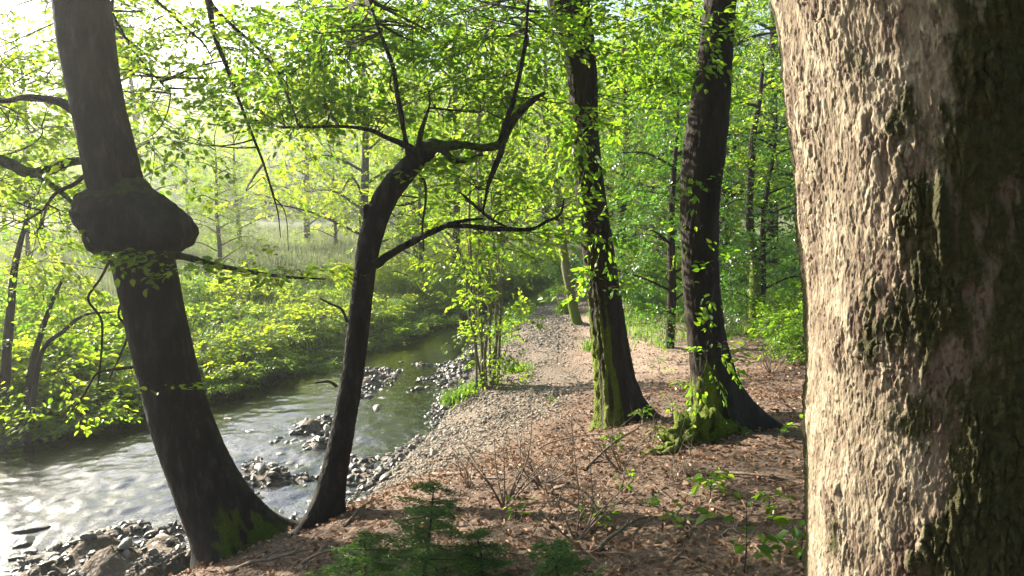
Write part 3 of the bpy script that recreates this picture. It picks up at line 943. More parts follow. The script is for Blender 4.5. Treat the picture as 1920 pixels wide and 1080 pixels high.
# mossy surface root creeping out to the left of the foot
rt = [[*(c0 + [-.05, -.10, .07]), .12], [*(c0 + [-.20, -.24, .03]), .10], [*(c0 + [-.40, -.30, .0]), .085], [*(c0 + [-.56, -.42, -.03]), .07], [*(c0 + [-.78, -.42, -.10]), .05]]
limb_part(treeB, c0, None, 0, M['bark_moss'], 36, 1.5, 260, .5, 'root', np.array(rt))
rt = [[*(c0 + [-.10, -.18, .14]), .13], [*(c0 + [-.26, -.20, .10]), .14], [*(c0 + [-.42, -.22, .05]), .12], [*(c0 + [-.55, -.20, -.04]), .08]]
limb_part(treeB, c0, None, 0, M['bark_moss'], 40, 1.3, 262, .55, 'root', np.array(rt))
rt = [[*(c0 + [.05, -.15, .06]), .07], [*(c0 + [.10, -.38, .04]), .06], [*(c0 + [.05, -.62, -.0]), .04], [*(c0 + [0, -.8, -.06]), .03]]
limb_part(treeB, c0, None, 0, M['bark_moss'], 24, 1.2, 261, .45, 'root', np.array(rt))
mb = MB()
sk = np.vstack(sks)
rng = np.random.default_rng(41)
crown(mb, rng, sk, [(W(1300, 90, 5.7), (.22, .2, .25), 12), (W(1250, 40, 5.6), (.25, .3, .2), 14), (W(1330, 330, 5.6), (.14, .12, .18), 4), (W(1300, 440, 5.6), (.14, .10, .2), 4), (W(1335, 660, 5.55), (.12, .08, .35), 8),
                    (W(1345, 520, 5.55), (.1, .08, .2), 3), (W(1420, 60, 6.4), (.3, .4, .3), 14)], 0.055, 18, (.2, .4), twig=.003)
crown(mb, rng, sk, [(c0 + [0.4, 0, 5.6], (2.3, 2.0, 1.1), 100), (c0 + [.2, -.4, 7.2], (2.2, 2.0, 1.2), 80)], 0.10, 26, (.6, 1.1), twig=.008)
mb.build('crown', [M['leaf_near'], M['twig']], treeB, c0, smooth=False)

# ------------------------------------------------------------------ the big flaky trunk in front
RD, RR = 2.0, 0.405
edge = [(-140, 1412), (-60, 1428), (0, 1440), (100, 1458), (200, 1474), (300, 1490), (400, 1501), (500, 1511), (700, 1522), (900, 1531), (1080, 1545), (1160, 1550), (1290, 1552)]
pR = []
for py, ex in edge:
    th_e = math.atan2(ex - 960, FPX)
    p = W(960, py, RD)
    dd = RD / math.cos(th_e)
    # the centre lies so that the sight line through the edge pixel grazes the round trunk
    cxr = RD * math.tan(th_e) + RR / math.cos(th_e) * 1.0
    pR.append([cxr, RD, p[2], RR])
pR = np.array(pR)
rr0 = np.array([pR[-1, 0], RD, 0.0])
rr0[2] = ground_z(rr0[0], rr0[1])
dtop = unit(pR[0, :3] - pR[3, :3])
up = [np.array([*(pR[0, :3] + dtop * k), RR * (1 - .06 * k)]) for k in (4.5, 3.0, 1.5)]
pR = np.vstack([up, pR, [[rr0[0], RD, rr0[2] - 0.3, RR + .05]]])[::-1]
flaky = thing('tree', rr0, 'massive pale trunk with flaky bark, nearest tree, sunlit on one side', 'tree')
zf = np.concatenate([np.linspace(pR[0, 2], 1.75, 24)[:-1], np.linspace(1.75, 4.55, 720), np.linspace(4.55, pR[-1, 2], 30)[1:]])
Dn = resample(pR, 600)
D = np.stack([np.interp(zf, Dn[:, 2], Dn[:, k]) for k in range(4)], 1)
th = np.concatenate([np.linspace(R(165), R(335), 640), np.linspace(R(335), R(525), 130)[1:-1]])
seg = len(th)
n_ = len(D)
TH, ZZ = np.meshgrid(th, D[:, 2])
r = np.repeat(D[:, 3:4], seg, 1) + 0.08 * np.exp(-np.maximum(ZZ - rr0[2], -.1) / .25)
cyl = np.stack([np.cos(TH) * .4, np.sin(TH) * .4, ZZ], -1).reshape(-1, 3)
sh = r.shape
fb = lambda sx, sz, sd_, oc=3, off=0: fbm(cyl * np.array([sx, sx, sz]) + off, sd_, oc).reshape(sh)
big = fb(2.2, 1.2, 61)
mid = fb(7, 3.5, 63, 4)
wu = fb(14, 9, 65)
wv = fb(14, 9, 67, 3, 40)
nA = fb(50, 17, 79, 4)
nB = fb(88, 36, 81, 3)
nC = fb(170, 90, 83, 2)
zone = sstep(-.22, .18, mid + .35 * big)                       # where the plates lift
lvl = sstep(-.01, .03, nA) * (.6 + .5 * zone) + .55 * sstep(-.01, .04, nB + .25 * nA) + .22 * nC
f1, f2, idn = worley(TH / (2 * np.pi) * 90 + 1.0 * wu, ZZ / .085 + 1.0 * wv, 90, 71)
crack = zone * (1 - sstep(.02, .13, f2 - f1)) * sstep(-.15, .2, nA + .4 * mid) * sstep(.35, .6, idn)
hole = sstep(.20, .30, nA + .6 * nB) * sstep(-.05, .2, -mid)
r = r + .016 * big + .010 * mid + .0045 * lvl * (.45 + .55 * zone) + .006 * np.abs(nA) + .003 * np.abs(nB) - .009 * crack - .005 * hole
V = np.stack([D[:, 0:1] + np.cos(TH) * r, D[:, 1:2] + np.sin(TH) * r, ZZ + 0 * r], -1)
pit = np.clip(.6 * crack * zone + .5 * hole + .7 * (1 - sstep(-.12, .03, nA + .3 * nB)) * (.35 + .65 * zone) + .5 * sstep(.02, .4, fb(6, 3, 77, 4, 7)) + .25 * (nC > .15), 0, 1)
fine = nB
px, py, _ = project(V.reshape(-1, 3))
px, py = px.reshape(sh), py.reshape(sh)
moss_and_shade = np.zeros(sh)
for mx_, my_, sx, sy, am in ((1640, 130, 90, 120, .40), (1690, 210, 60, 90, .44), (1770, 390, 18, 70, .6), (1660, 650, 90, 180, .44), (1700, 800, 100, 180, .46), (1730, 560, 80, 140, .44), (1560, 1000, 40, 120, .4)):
    moss_and_shade = np.maximum(moss_and_shade, am * np.exp(-((px - mx_) / sx) ** 2 - ((py - my_) / sy) ** 2))
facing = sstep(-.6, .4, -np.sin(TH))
moss_and_shade = moss_and_shade * facing * (.45 + .75 * sstep(-.3, .4, wu) + .8 * nA)
moss_and_shade = np.maximum(moss_and_shade, sstep(R(206), R(250), TH + .35 * big + .35 * mid) * (.62 + .45 * nA + .35 * mid))  # right-half coat: some moss, plus shade painted in as darker bark colour
tuft = np.exp(-((px - 1765) / 12) ** 2 - ((py - 390) / 55) ** 2) * facing
V[..., 0] += np.cos(TH) * (.010 * moss_and_shade * (.5 + fine) + .03 * tuft)
V[..., 1] += np.sin(TH) * (.010 * moss_and_shade * (.5 + fine) + .03 * tuft)
i, j = np.meshgrid(np.arange(n_ - 1), np.arange(seg), indexing='ij')
a, b = i * seg + j, i * seg + (j + 1) % seg
MB().add(V.reshape(-1, 3), np.stack([a, b, b + seg, a + seg], -1).reshape(-1, 4), moss=moss_and_shade.ravel(), pit=pit.ravel()).build('trunk', M['bark_flaky'], flaky, rr0)
ptop = pR[-1, :3]
sks = []
for k, (az, ln, dz) in enumerate([(.3, 2.2, -.6), (1.6, 2.0, -.9), (2.9, 2.2, -.4), (4.2, 2.2, -.8), (5.3, 2.0, -.5)]):
    d = np.array([math.cos(az), math.sin(az), 0])
    p0 = ptop + [0, 0, dz]
    o, DD = limb_part(flaky, rr0, None, 0, M['bark_flaky'], 8, .2, 280 + k, world=np.array([[*p0, .12], [*(p0 + d * ln * .5 + [0, 0, .5]), .08], [*(p0 + d * ln + [0, 0, .7]), .03]]))
    sks.append(DD)
mb = MB()
rng = np.random.default_rng(51)
crown(mb, rng, np.vstack(sks), [(ptop + [0, 0, .3], (3.0, 3.0, 1.1), 150), (ptop + [2.0, -.5, -1.0], (2.0, 2.4, 1.0), 80),
    (rr0 + [2.6, -1.5, 5.6], (4.2, 4.2, 1.3), 260), (rr0 + [3.6, .2, 3.2], (1.2, 3.4, 2.2), 170), (rr0 + [-.5, -4.2, 4.2], (3.6, 1.6, 2.0), 150)], 0.13, 26, (.6, 1.1), twig=.008)  # these clumps: unseen leaves beside and behind the camera, added to block sky light
mb.build('crown', [M['leaf_near'], M['twig']], flaky, rr0, smooth=False)
# ------------------------------------------------------------------ clump of thin stems on the gravel
rng = np.random.default_rng(61)
HD = 11.3
h0 = np.array([*W(912, 735, HD)[:2], 0.0])
h0[2] = ground_z(h0[0], h0[1])
hz = thing('hazel_clump', h0, 'clump of thin upright stems growing together on the gravel bank', 'shrub')
sks = []
for k, (bx, mid_, topx, topy, wd) in enumerate([(893, 888, 862, 470, 7), (900, 896, 880, 300, 10), (907, 903, 893, 250, 12), (914, 915, 905, 180, 9), (920, 912, 902, 420, 7), (926, 928, 930, 280, 10), (932, 930, 944, 330, 7), (910, 898, 872, 430, 6), (918, 925, 955, 400, 6)]):
    dk = HD + rng.uniform(-.15, .15)
    o, D = limb_part(hz, h0, [(bx, 752, wd * .8), (mid_ + rng.uniform(-7, 7), 660, wd * .7), (mid_ + (mid_ - 912) * .6 + rng.uniform(-6, 6), 570, wd * .62), ((mid_ + topx * 2) / 3 + rng.uniform(-8, 8), (560 + topy) / 2, wd * .5), (topx + rng.uniform(-8, 8), topy, wd * .25)], dk, M['bark_pale'], 7, .2, 300 + k, .12, 'stem')
    sks.append(D)
mb = MB()
crown(mb, rng, np.vstack(sks), [(W(900, 260, HD), (1.3, 1.1, .6), 46), (W(930, 390, HD + .2), (1.3, 1.0, .45), 40), (W(870, 470, HD), (.7, .7, .35), 18), (W(970, 595, HD - .2), (.32, .3, .12), 9),
                                (W(940, 680, HD), (.3, .3, .25), 10), (W(905, 620, HD - .1), (.2, .2, .5), 9), (W(900, 720, HD - .1), (.2, .2, .15), 6), (W(905, 540, HD - .1), (.35, .3, .6), 22), (W(930, 640, HD - .1), (.3, .25, .3), 12)], 0.075, 20, (.3, .6), twig=.004)
mb.build('crown', [M['leaf_sun'], M['twig']], hz, h0, smooth=False)

# pale thin tree at the bend, and the mossy one behind on the right
for name_lbl, rows, Yd, mt, seed, clumps in [
        ('thin pale leaning tree standing at the bend of the stream', [(1086, 604, 24), (1078, 590, 19), (1066, 530, 17), (1057, 470, 16), (1050, 415, 15), (1045, 370, 13), (1036, 310, 11), (1028, 265, 8), (1015, 200, 5)], 16.5, 'bark_pale', 5,
         [(W(1030, 250, 16.5), (1.6, 1.4, .9), 60), (W(1000, 380, 16.5), (1.2, 1.0, .4), 26), (W(1075, 450, 16.2), (.4, .4, .4), 8)]),
        ('crooked thin tree with a moss green foot in the green grass', [(1418, 532, 24), (1416, 500, 19), (1408, 440, 17), (1405, 390, 14), (1408, 320, 14), (1412, 250, 12), (1424, 190, 9), (1430, 120, 6)], 14.5, 'bark_moss', 6,
         [(W(1420, 180, 14.5), (1.5, 1.3, 1.0), 60), (W(1460, 330, 14.5), (1.0, .9, .4), 22), (W(1370, 260, 14.5), (.8, .8, .5), 22)])]:
    P = pxpath(rows, Yd)
    o0 = np.array([P[0, 0], P[0, 1], ground_z(P[0, 0], P[0, 1])])
    P[0, 2] = o0[2] - .1
    root = thing('tree', o0, name_lbl, 'tree')
    mb = MB()
    D = add_tube(mb, P, 12, 60, .2, 400 + seed, moss=0)
    zz = np.concatenate(mb.v)[:, 2]
    mb.at['moss'] = [np.where(zz < o0[2] + (1.9 if seed == 6 else .5), .8, .15)]
    mb.build('trunk', M[mt], root, o0)
    sks = [D[20:, :3]]
    for k in range(5):
        q = D[26 + 6 * k, :3]
        az = seed + 2.4 * k
        d = np.array([math.cos(az), math.sin(az) * .6, .25])
        o, DD = limb_part(root, o0, None, 0, M[mt], 6, .2, 420 + 10 * seed + k, .1, world=np.array([[*q, .03], [*(q + d * .6), .022], [*(q + d * 1.3 + [0, 0, .1]), .008]]))
        sks.append(DD)
    mb = MB()
    crown(mb, np.random.default_rng(430 + seed), np.vstack(sks), clumps, .085, 24, (.4, .8), twig=.005)
    mb.build('crown', [M['leaf_sun'], M['twig']], root, o0, smooth=False)


# ------------------------------------------------------------------ forest trees: three kinds, then copies
def forest_tree(seed, H, clear, spread, ntr, leafm, barkm, label, ll=.10, nspray=260, lean=0.0, group=None, name='tree'):
    rg = np.random.default_rng(seed)
    root = thing(name, (0, 0, 0), label, 'tree', group)
    r0 = .013 * H + .02
    path = np.array([[0, 0, -.2, r0 * 1.5], [0, 0, .15, r0 * 1.15], [lean * .1, .02, H * .2, r0], [lean * .35 + .1, -.05, H * .5, r0 * .75], [lean * .7 - .05, .05, H * .8, r0 * .4], [lean, 0, H, r0 * .1]])
    mb = MB()
    D = add_tube(mb, path, 12, 50, .15, seed, moss=.2)
    mb.build('trunk', barkm, root)
    sk = [D[int(50 * clear / H):, :3]]
    clumps = []
    nl = ntr
    for k in range(nl):
        f = (k + .5) / nl
        z = clear + (H - clear) * f * .92
        az = 2.4 * k + rg.uniform(-.4, .4)
        ln = spread * (1.0 - .6 * f) * rg.uniform(.7, 1.15)
        p0 = D[np.argmin(abs(D[:, 2] - z)), :3]
        d = np.array([math.cos(az), math.sin(az), 0])
        e = p0 + d * ln + [0, 0, ln * rg.uniform(-.05, .35)]
        mb = MB()
        DD = add_tube(mb, np.array([[*p0, r0 * .35], [*(p0 + d * ln * .5 + [0, 0, ln * .22]), r0 * .24], [*e, .01]]), 6, 14, .15, seed + k, moss=.1)
        mb.build('branch', barkm, root)
        sk.append(DD[:, :3])
        clumps.append((e - d * ln * .22, (ln * .5, ln * .5, .24 * spread), int(nspray / nl)))
    mb = MB()
    crown(mb, rg, np.vstack(sk), clumps, ll, 24, (.5, 1.0), thin=False, twig=.007)
    mb.build('crown', [leafm, M['twig']], root, smooth=False)
    return root


kinds = [
    forest_tree(501, 10.5, 0.7, 3.4, 19, M['leaf_sun'], M['bark_grey'], 'x', .12, 470),
    forest_tree(502, 12.5, 1.8, 3.8, 19, M['leaf_sun'], M['bark_dark'], 'x', .125, 480, .6),
    forest_tree(503, 8.5, 0.7, 2.6, 16, M['leaf_dark'], M['bark_dark'], 'x', .10, 420, -.3),
    forest_tree(504, 11.0, 0.8, 3.5, 19, M['leaf_yellow'], M['bark_grey'], 'x', .13, 420, .4)]
spots = [  # kind, x, y, scale, label
    (3, -15.5, 22.5, .45, 'hazy yellow green tree far over the stream, showing left of the burl trunk'),
    (0, -10.8, 26.0, .5, 'sunlit tree directly behind the upper burl trunk across the stream'),
    (3, -5.35, 25.5, 1.0, 'yellow green tree at the meadow edge behind the drooping bough'),
    (0, -4.2, 31.0, 1.15, 'sunlit tree at the meadow edge behind the crown of the arching tree'),
    (3, -1.4, 33.0, 1.0, 'pale yellowish tree above the grassy bank where the stream bends'),
    (0, -2.9, 22.5, .5, 'small sunlit tree on the far bank behind the arching tree'),
    (1, 1.9, 40.0, 1.1, 'hazy tree closing the view where the stream turns away'),
    (0, 4.3, 27.5, 1.05, 'bright green tree just right of the mossy strip trunk, beyond the path'),
    (2, 3.0, 13.2, 0.62, 'dark leaved small tree between the two middle trunks'),
    (1, 6.2, 20.5, 1.0, 'tall green tree behind the trunk with ivy leaves'),
    (0, 6.6, 31.0, 1.1, 'sunlit tree far back between the two middle trunks'),
    (2, 8.6, 18.5, 1.0, 'dark leaved tree beside the flaky trunk at the back'),
    (1, 9.6, 26.0, 1.1, 'shady tall tree deep in the right hand wood'),
    (0, 8.2, 36.0, 1.2, 'distant bright tree past the crooked thin tree'),
    (2, 5.2, 14.6, 0.55, 'little dark leaved tree left of the flaky trunk, over the twiggy ground'),
    (1, -24, 36.0, .9, 'hazy tall tree at the left picture edge beyond the meadow'),
    (0, -20.0, 38.0, 1.2, 'pale distant tree on the far side of the misty meadow, leftmost of the row'),
    (3, -14.5, 50.0, 1.2, 'pale distant tree on the far side of the misty meadow, second of the row'),
    (1, -9.5, 62.0, 1.2, 'pale distant tree on the far side of the misty meadow, middle of the row'),
    (0, -4.0, 66.0, 1.2, 'pale distant tree on the far side of the misty meadow, rightmost of the row'),
    (1, 5.0, 58.0, 1.2, 'faint far tree straight over the vanishing stream'),
    (0, -1.9, 24.0, .85, 'sunlit tree standing right behind the clump of thin stems'),
    (1, -.6, 44.0, 1.3, 'tall hazy tree behind the bend of the stream, left of the vanishing water'),
    (3, -6.5, 41.0, .95, 'tall pale tree behind the meadow, over the middle of the arching tree'),
    (0, 1.2, 52.0, 1.4, 'far sunny tree above the vanishing stream, behind the hazy one'),
    (1, 12.0, 46.0, 1.4, 'tall far tree at the very back of the right hand wood'),
    (0, -33.0, 46.0, .75, 'big hazy tree at the far left edge beyond the meadow'),
    (3, -27.0, 43.0, .75, 'big hazy yellow green tree beyond the meadow, left of the burl trunk'),
    (0, -21.5, 47.0, .75, 'big hazy tree beyond the meadow, half behind the upper burl trunk'),
    (3, -17.0, 44.0, .75, 'big hazy yellow green tree beyond the meadow, right of the burl'),
    (0, -11.5, 46.0, .75, 'big hazy tree beyond the meadow, under the drooping bough'),
    (0, 6.4, 46.0, 1.4, 'far bright tree at the back between the two middle trunks'),
    (2, 4.3, 16.8, .8, 'dark leaved tree behind the path, nearly hidden by the trunk with ivy leaves'),
    (1, 13.5, 33.0, 1.1, 'far dark tree hidden mostly by the flaky trunk'),
]
used = set()
for k, x, y, s, lab in spots:
    z = ground_z(x, y)
    rz = (x * 1.7 + y * .9) % 6.28
    if k not in used:
        used.add(k)
        o = kinds[k]
        o.location, o.rotation_euler, o.scale = (x, y, z), (0, 0, rz), (s,) * 3
        o['label'] = lab
        o['group'] = 'trees of the wood behind'
    else:
        dup(kinds[k], (x, y, z), rz, s, lab, 'trees of the wood behind')


# ------------------------------------------------------------------ bushes: three kinds, then copies
def bush(seed, h, rad, leafm, ll, nspray, nstem=7):
    rg = np.random.default_rng(seed)
    root = thing('bush', (0, 0, 0), 'x', 'bush')
    sk = []
    for k in range(nstem):
        az = 6.28 * k / nstem + rg.uniform(-.3, .3)
        d = np.array([math.cos(az), math.sin(az), 0])
        mb = MB()
        e = d * rad * rg.uniform(.4, .8) + [0, 0, h * rg.uniform(.6, .95)]
        D = add_tube(mb, np.array([[*(d * .05), -.05, .018][:2] + [-.05, .018], [*(d * rad * .2 + [0, 0, h * .5]), .013], [*e, .004]]), 5, 12, .2, seed + k)
        mb.build('stem', M['twig'], root)
        sk.append(D[3:, :3])
    mb = MB()
    crown(mb, rg, np.vstack(sk), [((0, 0, h * .55), (rad, rad, h * .42), nspray), ((0, 0, h * .2), (rad * 1.1, rad * 1.1, h * .16), nspray // 3)], ll, 22, (.25, .5), thin=False, twig=.004, zmin=.06)
    mb.build('foliage', [leafm, M['twig']], root, smooth=False)
    return root


bk = [bush(601, 1.6, 1.15, M['leaf_yellow'], .095, 190), bush(602, 1.3, 1.25, M['leaf_sun'], .085, 200), bush(603, 1.8, 1.2, M['leaf_near'], .095, 190), bush(604, .6, 1.0, M['leaf_yellow'], .075, 130, 6), bush(605, 1.4, 1.0, M['leaf_dark'], .07, 170)]
bspots = [
    (2, -9.9, 12.6, .75, 'shaded leafy bush at the left picture edge across the water'),
    (0, -10.9, 16.2, .9, 'pale yellow bush one row back at the left edge'),
    (2, -8.2, 16.8, .7, 'green bush on the far bank just left of the burl trunk'),
    (1, -6.9, 19.5, .7, 'green bush one row back behind the burl trunk'),
    (0, -4.4, 21.0, .7, 'sunlit yellow bush left of the slim trunk in the meadow edge'),
    (1, -3.2, 21.5, .65, 'round green bush right of the slim trunk beyond the pool'),
    (1, -2.0, 20.5, .6, 'small green bush leaning over the stream near the stem clump'),
    (0, -1.7, 24.5, .8, 'yellow green bush behind the stem clump'),
    (0, -1.6, 28.0, .9, 'pale bush beside the grassy bank at the bend'),
    (4, 3.4, 18.0, .5, 'dark bush beyond the path, right of the mossy strip trunk'),
    (4, 2.6, 21.0, .55, 'dark bush at the back of the path near the water'),
    (2, 5.0, 12.0, .6, 'leafy bush beside the foot of the crooked thin tree'),
    (2, 4.4, 10.4, .5, 'small leafy bush right of the trunk with ivy leaves'),
    (4, 7.2, 15.5, 1.0, 'dark bush behind the flaky trunk'),
    (1, 4.6, 23.5, 1.1, 'sunlit bush in the grass far behind the path'),
    (1, 6.6, 22.5, 1.0, 'sunlit bush in the grass beside the crooked thin tree'),
    (4, 2.1, 27.5, 1.0, 'dark bush on the near side of the bend'),
    (3, 3.4, 22.0, 1.0, 'low yellow plant in the grass behind the path'),
    (1, 1.0, 31.0, 1.1, 'green bush above the undercut bank at the bend'),
]
used = set()
for k, x, y, s, lab in bspots:
    z = ground_z(x, y)
    rz = (x * 2.3 + y * 1.1) % 6.28
    if k not in used:
        used.add(k)
        o = bk[k]
        o.location, o.rotation_euler, o.scale = (x, y, z), (0, 0, rz), (s,) * 3
        o['label'], o['group'] = lab, 'bushes along the stream'
    else:
        dup(bk[k], (x, y, z), rz, s, lab, 'bushes along the stream')

# the low leafy plants that cover the far bank
lk = [bush(611, .55, .85, M['leaf_yellow'], .085, 130, 6), bush(612, .45, .95, M['leaf_sun'], .075, 140, 6), bush(613, .75, .8, M['leaf_yellow'], .095, 120, 6)]
rg = np.random.default_rng(620)
nlow = 0
for row, (off, step) in enumerate([(-.05, .95), (.9, 1.15), (2.1, 1.35), (3.5, 1.6), (5.2, 2.0)]):
    y = 9.0 + .4 * row
    while y < 27:
        y += step * rg.uniform(.75, 1.25) * (.7 + y / 40)
        x = float(xl(y)) - off - .35 * rg.random() * (1 + row)
        px_, py_, _ = project(np.array([x, y, .6]))
        if px_[0] < -120: continue
        z = ground_z(x, y)
        k = int(rg.integers(0, 3)) if row else 1
        zone = ('left of the burl trunk' if px_[0] < 290 else 'between the burl trunk and the slim trunk' if px_[0] < 670 else 'between the slim trunk and the stem clump')
        sc_ = rg.uniform(.75, 1.15) * (.85 if row == 0 else 1.0 + .05 * row)
        lab = 'low leafy plant on the far bank, ' + zone
        if nlow < 3: k = nlow
        if nlow < 3:
            o = lk[k]
            o.location, o.rotation_euler, o.scale = (x, y, z), (0, 0, rg.random() * 6.28), (sc_,) * 3
            o['label'], o['group'] = lab, 'low plants covering the far bank ' + zone
        else:
            o = dup(lk[k], (x, y, z), rg.random() * 6.28, sc_, lab, 'low plants covering the far bank ' + zone)
        o.scale = (sc_, sc_, sc_ * (rg.uniform(.4, .8) if row < 2 else rg.uniform(.6, 1.2)))
        o.name, o['category'] = 'leafy_plant', 'plant'
        nlow += 1

# thin saplings at the left edge
for k, (lab, rows, Yd, cl) in enumerate([
        ('straight thin sapling at the left picture edge', [(8, 800, 22), (10, 700, 18), (18, 600, 15), (28, 500, 12), (45, 430, 8), (60, 370, 5)], 9.9, [(W(50, 430, 9.9), (.5, .5, .3), 14), (W(20, 540, 9.8), (.4, .4, .2), 8)]),
        ('forking thin sapling leaning right, left of the burl trunk', [(40, 760, 15), (60, 690, 13), (85, 600, 10), (105, 550, 7), (120, 520, 4)], 9.6, [(W(110, 560, 9.6), (.5, .4, .2), 12), (W(60, 640, 9.5), (.4, .4, .2), 8)]),
        ('low arching sapling spreading over the bank left of the burl trunk', [(45, 740, 12), (75, 670, 10), (120, 620, 8), (160, 590, 6), (215, 585, 3)], 9.4, [(W(160, 620, 9.4), (.5, .4, .2), 14)])]):
    P = pxpath(rows, Yd)
    o0 = np.array([P[0, 0], P[0, 1], ground_z(P[0, 0], P[0, 1])])
    P[0, 2] = o0[2] - .05
    root = thing('sapling', o0, lab, 'sapling', 'saplings on the far bank')
    mb = MB()
    D = add_tube(mb, P, 8, 40, .15, 700 + k)
    mb.build('stem', M['twig'], root, o0)
    mb = MB()
    crown(mb, np.random.default_rng(710 + k), D[14:, :3], cl, .07, 22, (.3, .6), twig=.004)
    mb.build('crown', [M['leaf_near'], M['twig']], root, o0, smooth=False)


# ------------------------------------------------------------------ grass
def blades(rng, x, y, z, h, wd, lean=.45):
    n = len(x)
    az = rng.random(n) * 6.283
    d = np.stack([np.cos(az), np.sin(az), 0 * az], -1)
    s = np.stack([-np.sin(az), np.cos(az), 0 * az], -1) * (wd / 2)[:, None]
    b = np.stack([x, y, z], -1)
    le = (lean * (0.3 + rng.random(n)))[:, None]
    up = np.array([0, 0, 1.0])
    H = h[:, None]
    m1 = b + up * H * .55 + d * H * .22 * le
    tp = b + up * H * (1 - .35 * le) + d * H * .95 * le
    V = np.stack([b - s, b + s, m1 + s * .8, m1 - s * .8, tp + s * .12, tp - s * .12], 1).reshape(-1, 3)
    k = np.arange(n)[:, None] * 6
    return V, np.concatenate([k + np.array([[0, 1, 2, 3]]), k + np.array([[3, 2, 4, 5]])])


def grass(name, label, n, box, ok, h, wd, seed, lean=.5):
    rg = np.random.default_rng(seed)
    x = rg.uniform(box[0], box[1], n * 3)
    y = box[2] + (box[3] - box[2]) * rg.random(n * 3) ** 1.35
    q = fbm(np.stack([x * .8, y * .8, 0 * x], -1), seed, 3)
    kk = ok(x, y, q)
    x, y, q = x[kk][:n], y[kk][:n], q[kk][:n]
    z = height(x, y) - .02
    hh = h * (0.55 + .6 * rg.random(len(x))) * (1 + .5 * q)
    w_ = wd * (1 + np.maximum(y - 12, 0) * .05)
    V, F = blades(rg, x, y, z, hh, w_, lean)
    return tag(MB().add(V, F).build(name, M['meadow' if name == 'meadow_grass' else 'grass'], smooth=False), label, 'grass', kind='stuff')


grass('meadow_grass', 'tall pale grass of the misty meadow across the stream', 60000, (-40, 4, 12, 75), lambda x, y, q: (xl(y) - x > .35) & (abs(x) < y * .8), .55, .012, 801)
grass('bank_herbs', 'thin bright herbs and grass stalks between the plants of the far bank', 9000, (-14, 0, 9, 27), lambda x, y, q: (xl(y) - x > .0) & (xl(y) - x < 6.5) & (abs(x) < y * .8), .5, .012, 806, .8)
grass('bank_grass', 'long green grass hanging over the undercut bank at the bend', 9000, (-3, 3.2, 18, 38), lambda x, y, q: (xl(y) - x > .02) & (xl(y) - x < 2.0) & (y > 21), .9, .02, 802, .9)
grass('wood_grass', 'lit green grass under the trees behind the path', 70000, (0, 26, 11, 46), lambda x, y, q: (x - xr(y) > 3.0 + 1.3 * q) & (y + 3 * q > 14) & (abs(x) < y * .75), .27, .012, 803)
grass('stream_side_grass', 'short bright grass along the right edge of the stream', 5000, (-.5, 4, 13.5, 30), lambda x, y, q: (abs(x - xr(y) - .35) < .5) & (q > .0) & (y > 15), .3, .012, 804)
for k, (px, py, zz, n, h, lab) in enumerate([
        (852, 745, .12, 500, .25, 'bright grass tuft at the water edge below the stem clump'), (885, 725, .2, 350, .22, 'grass tuft at the left foot of the stem clump'),
        (648, 640, .3, 500, .45, 'upright green grass tuft on the far bank behind the slim trunk'), (742, 596, .3, 600, .45, 'bright grass tuft on the far bank by the pool'),
        (1062, 596, .3, 900, .45, 'grass tuft left of the thin pale tree'), (1120, 650, .5, 500, .3, 'yellow green grass tuft left of the mossy strip trunk'),
        (970, 690, .3, 350, .25, 'small grass tuft on the gravel right of the stem clump'), (1215, 590, .6, 700, .35, 'grass tuft between the two middle trunks by the path')]):
    c = WG(px, py, zz)
    rg = np.random.default_rng(820 + k)
    x, y = c[0] + .09 * (1 + .2 * c[1] / 10) * rg.normal(size=n), c[1] + .11 * rg.normal(size=n)
    V, F = blades(rg, x, y, height(x, y) - .02, h * (.5 + .7 * rg.random(n)), np.full(n, .012), .8)
    o0 = onground(c[0], c[1])
    tag(MB().add(V, F).build('grass_tuft', M['grass'], origin=o0, smooth=False), lab, 'grass tuft', 'grass tufts by the water')

# ------------------------------------------------------------------ stones
m, t = mat('stone')
tc = t.nodes.new('ShaderNodeTexCoord').outputs['Object']
gg = t.nodes.new('ShaderNodeNewGeometry')
oi = t.nodes.new('ShaderNodeObjectInfo')
rv = mathn(t, 'FRACT', mathn(t, 'ADD', gg.outputs['Random Per Island'], oi.outputs['Random']))
c = ramp(t, [(0, (.09, .072, .054)), (.35, (.18, .15, .115)), (.7, (.27, .23, .185)), (1, (.35, .285, .22))], rv)
c = mixc(t, ramp(t, [(.35, (0, 0, 0)), (.75, (.6, .6, .6))], noise(t, tc, 14, 5)), c, (.09, .08, .065))
finish(t, c, .8, noise(t, tc, 25, 4), .4, .01, .35)
M['stone'] = m
m, t = mat('wet_stone')
tc = t.nodes.new('ShaderNodeTexCoord').outputs['Object']
oi = t.nodes.new('ShaderNodeObjectInfo')
c = ramp(t, [(0, (.05, .043, .037)), (.5, (.12, .105, .088)), (1, (.22, .19, .16))], oi.outputs['Random'])
c = mixc(t, ramp(t, [(.4, (0, 0, 0)), (.8, (.7, .7, .7))], noise(t, tc, 9, 5)), c, (.035, .04, .02))
finish(t, c, .5, noise(t, tc, 20, 4), .5, .012, .5)
M['wet_stone'] = m


def ico(sub):
    b = bmesh.new()
    bmesh.ops.create_icosphere(b, subdivisions=sub, radius=1)
    V = np.array([v.co[:] for v in b.verts])
    F = np.array([[q.index for q in f.verts] for f in b.faces])
    b.free()
    return V, F


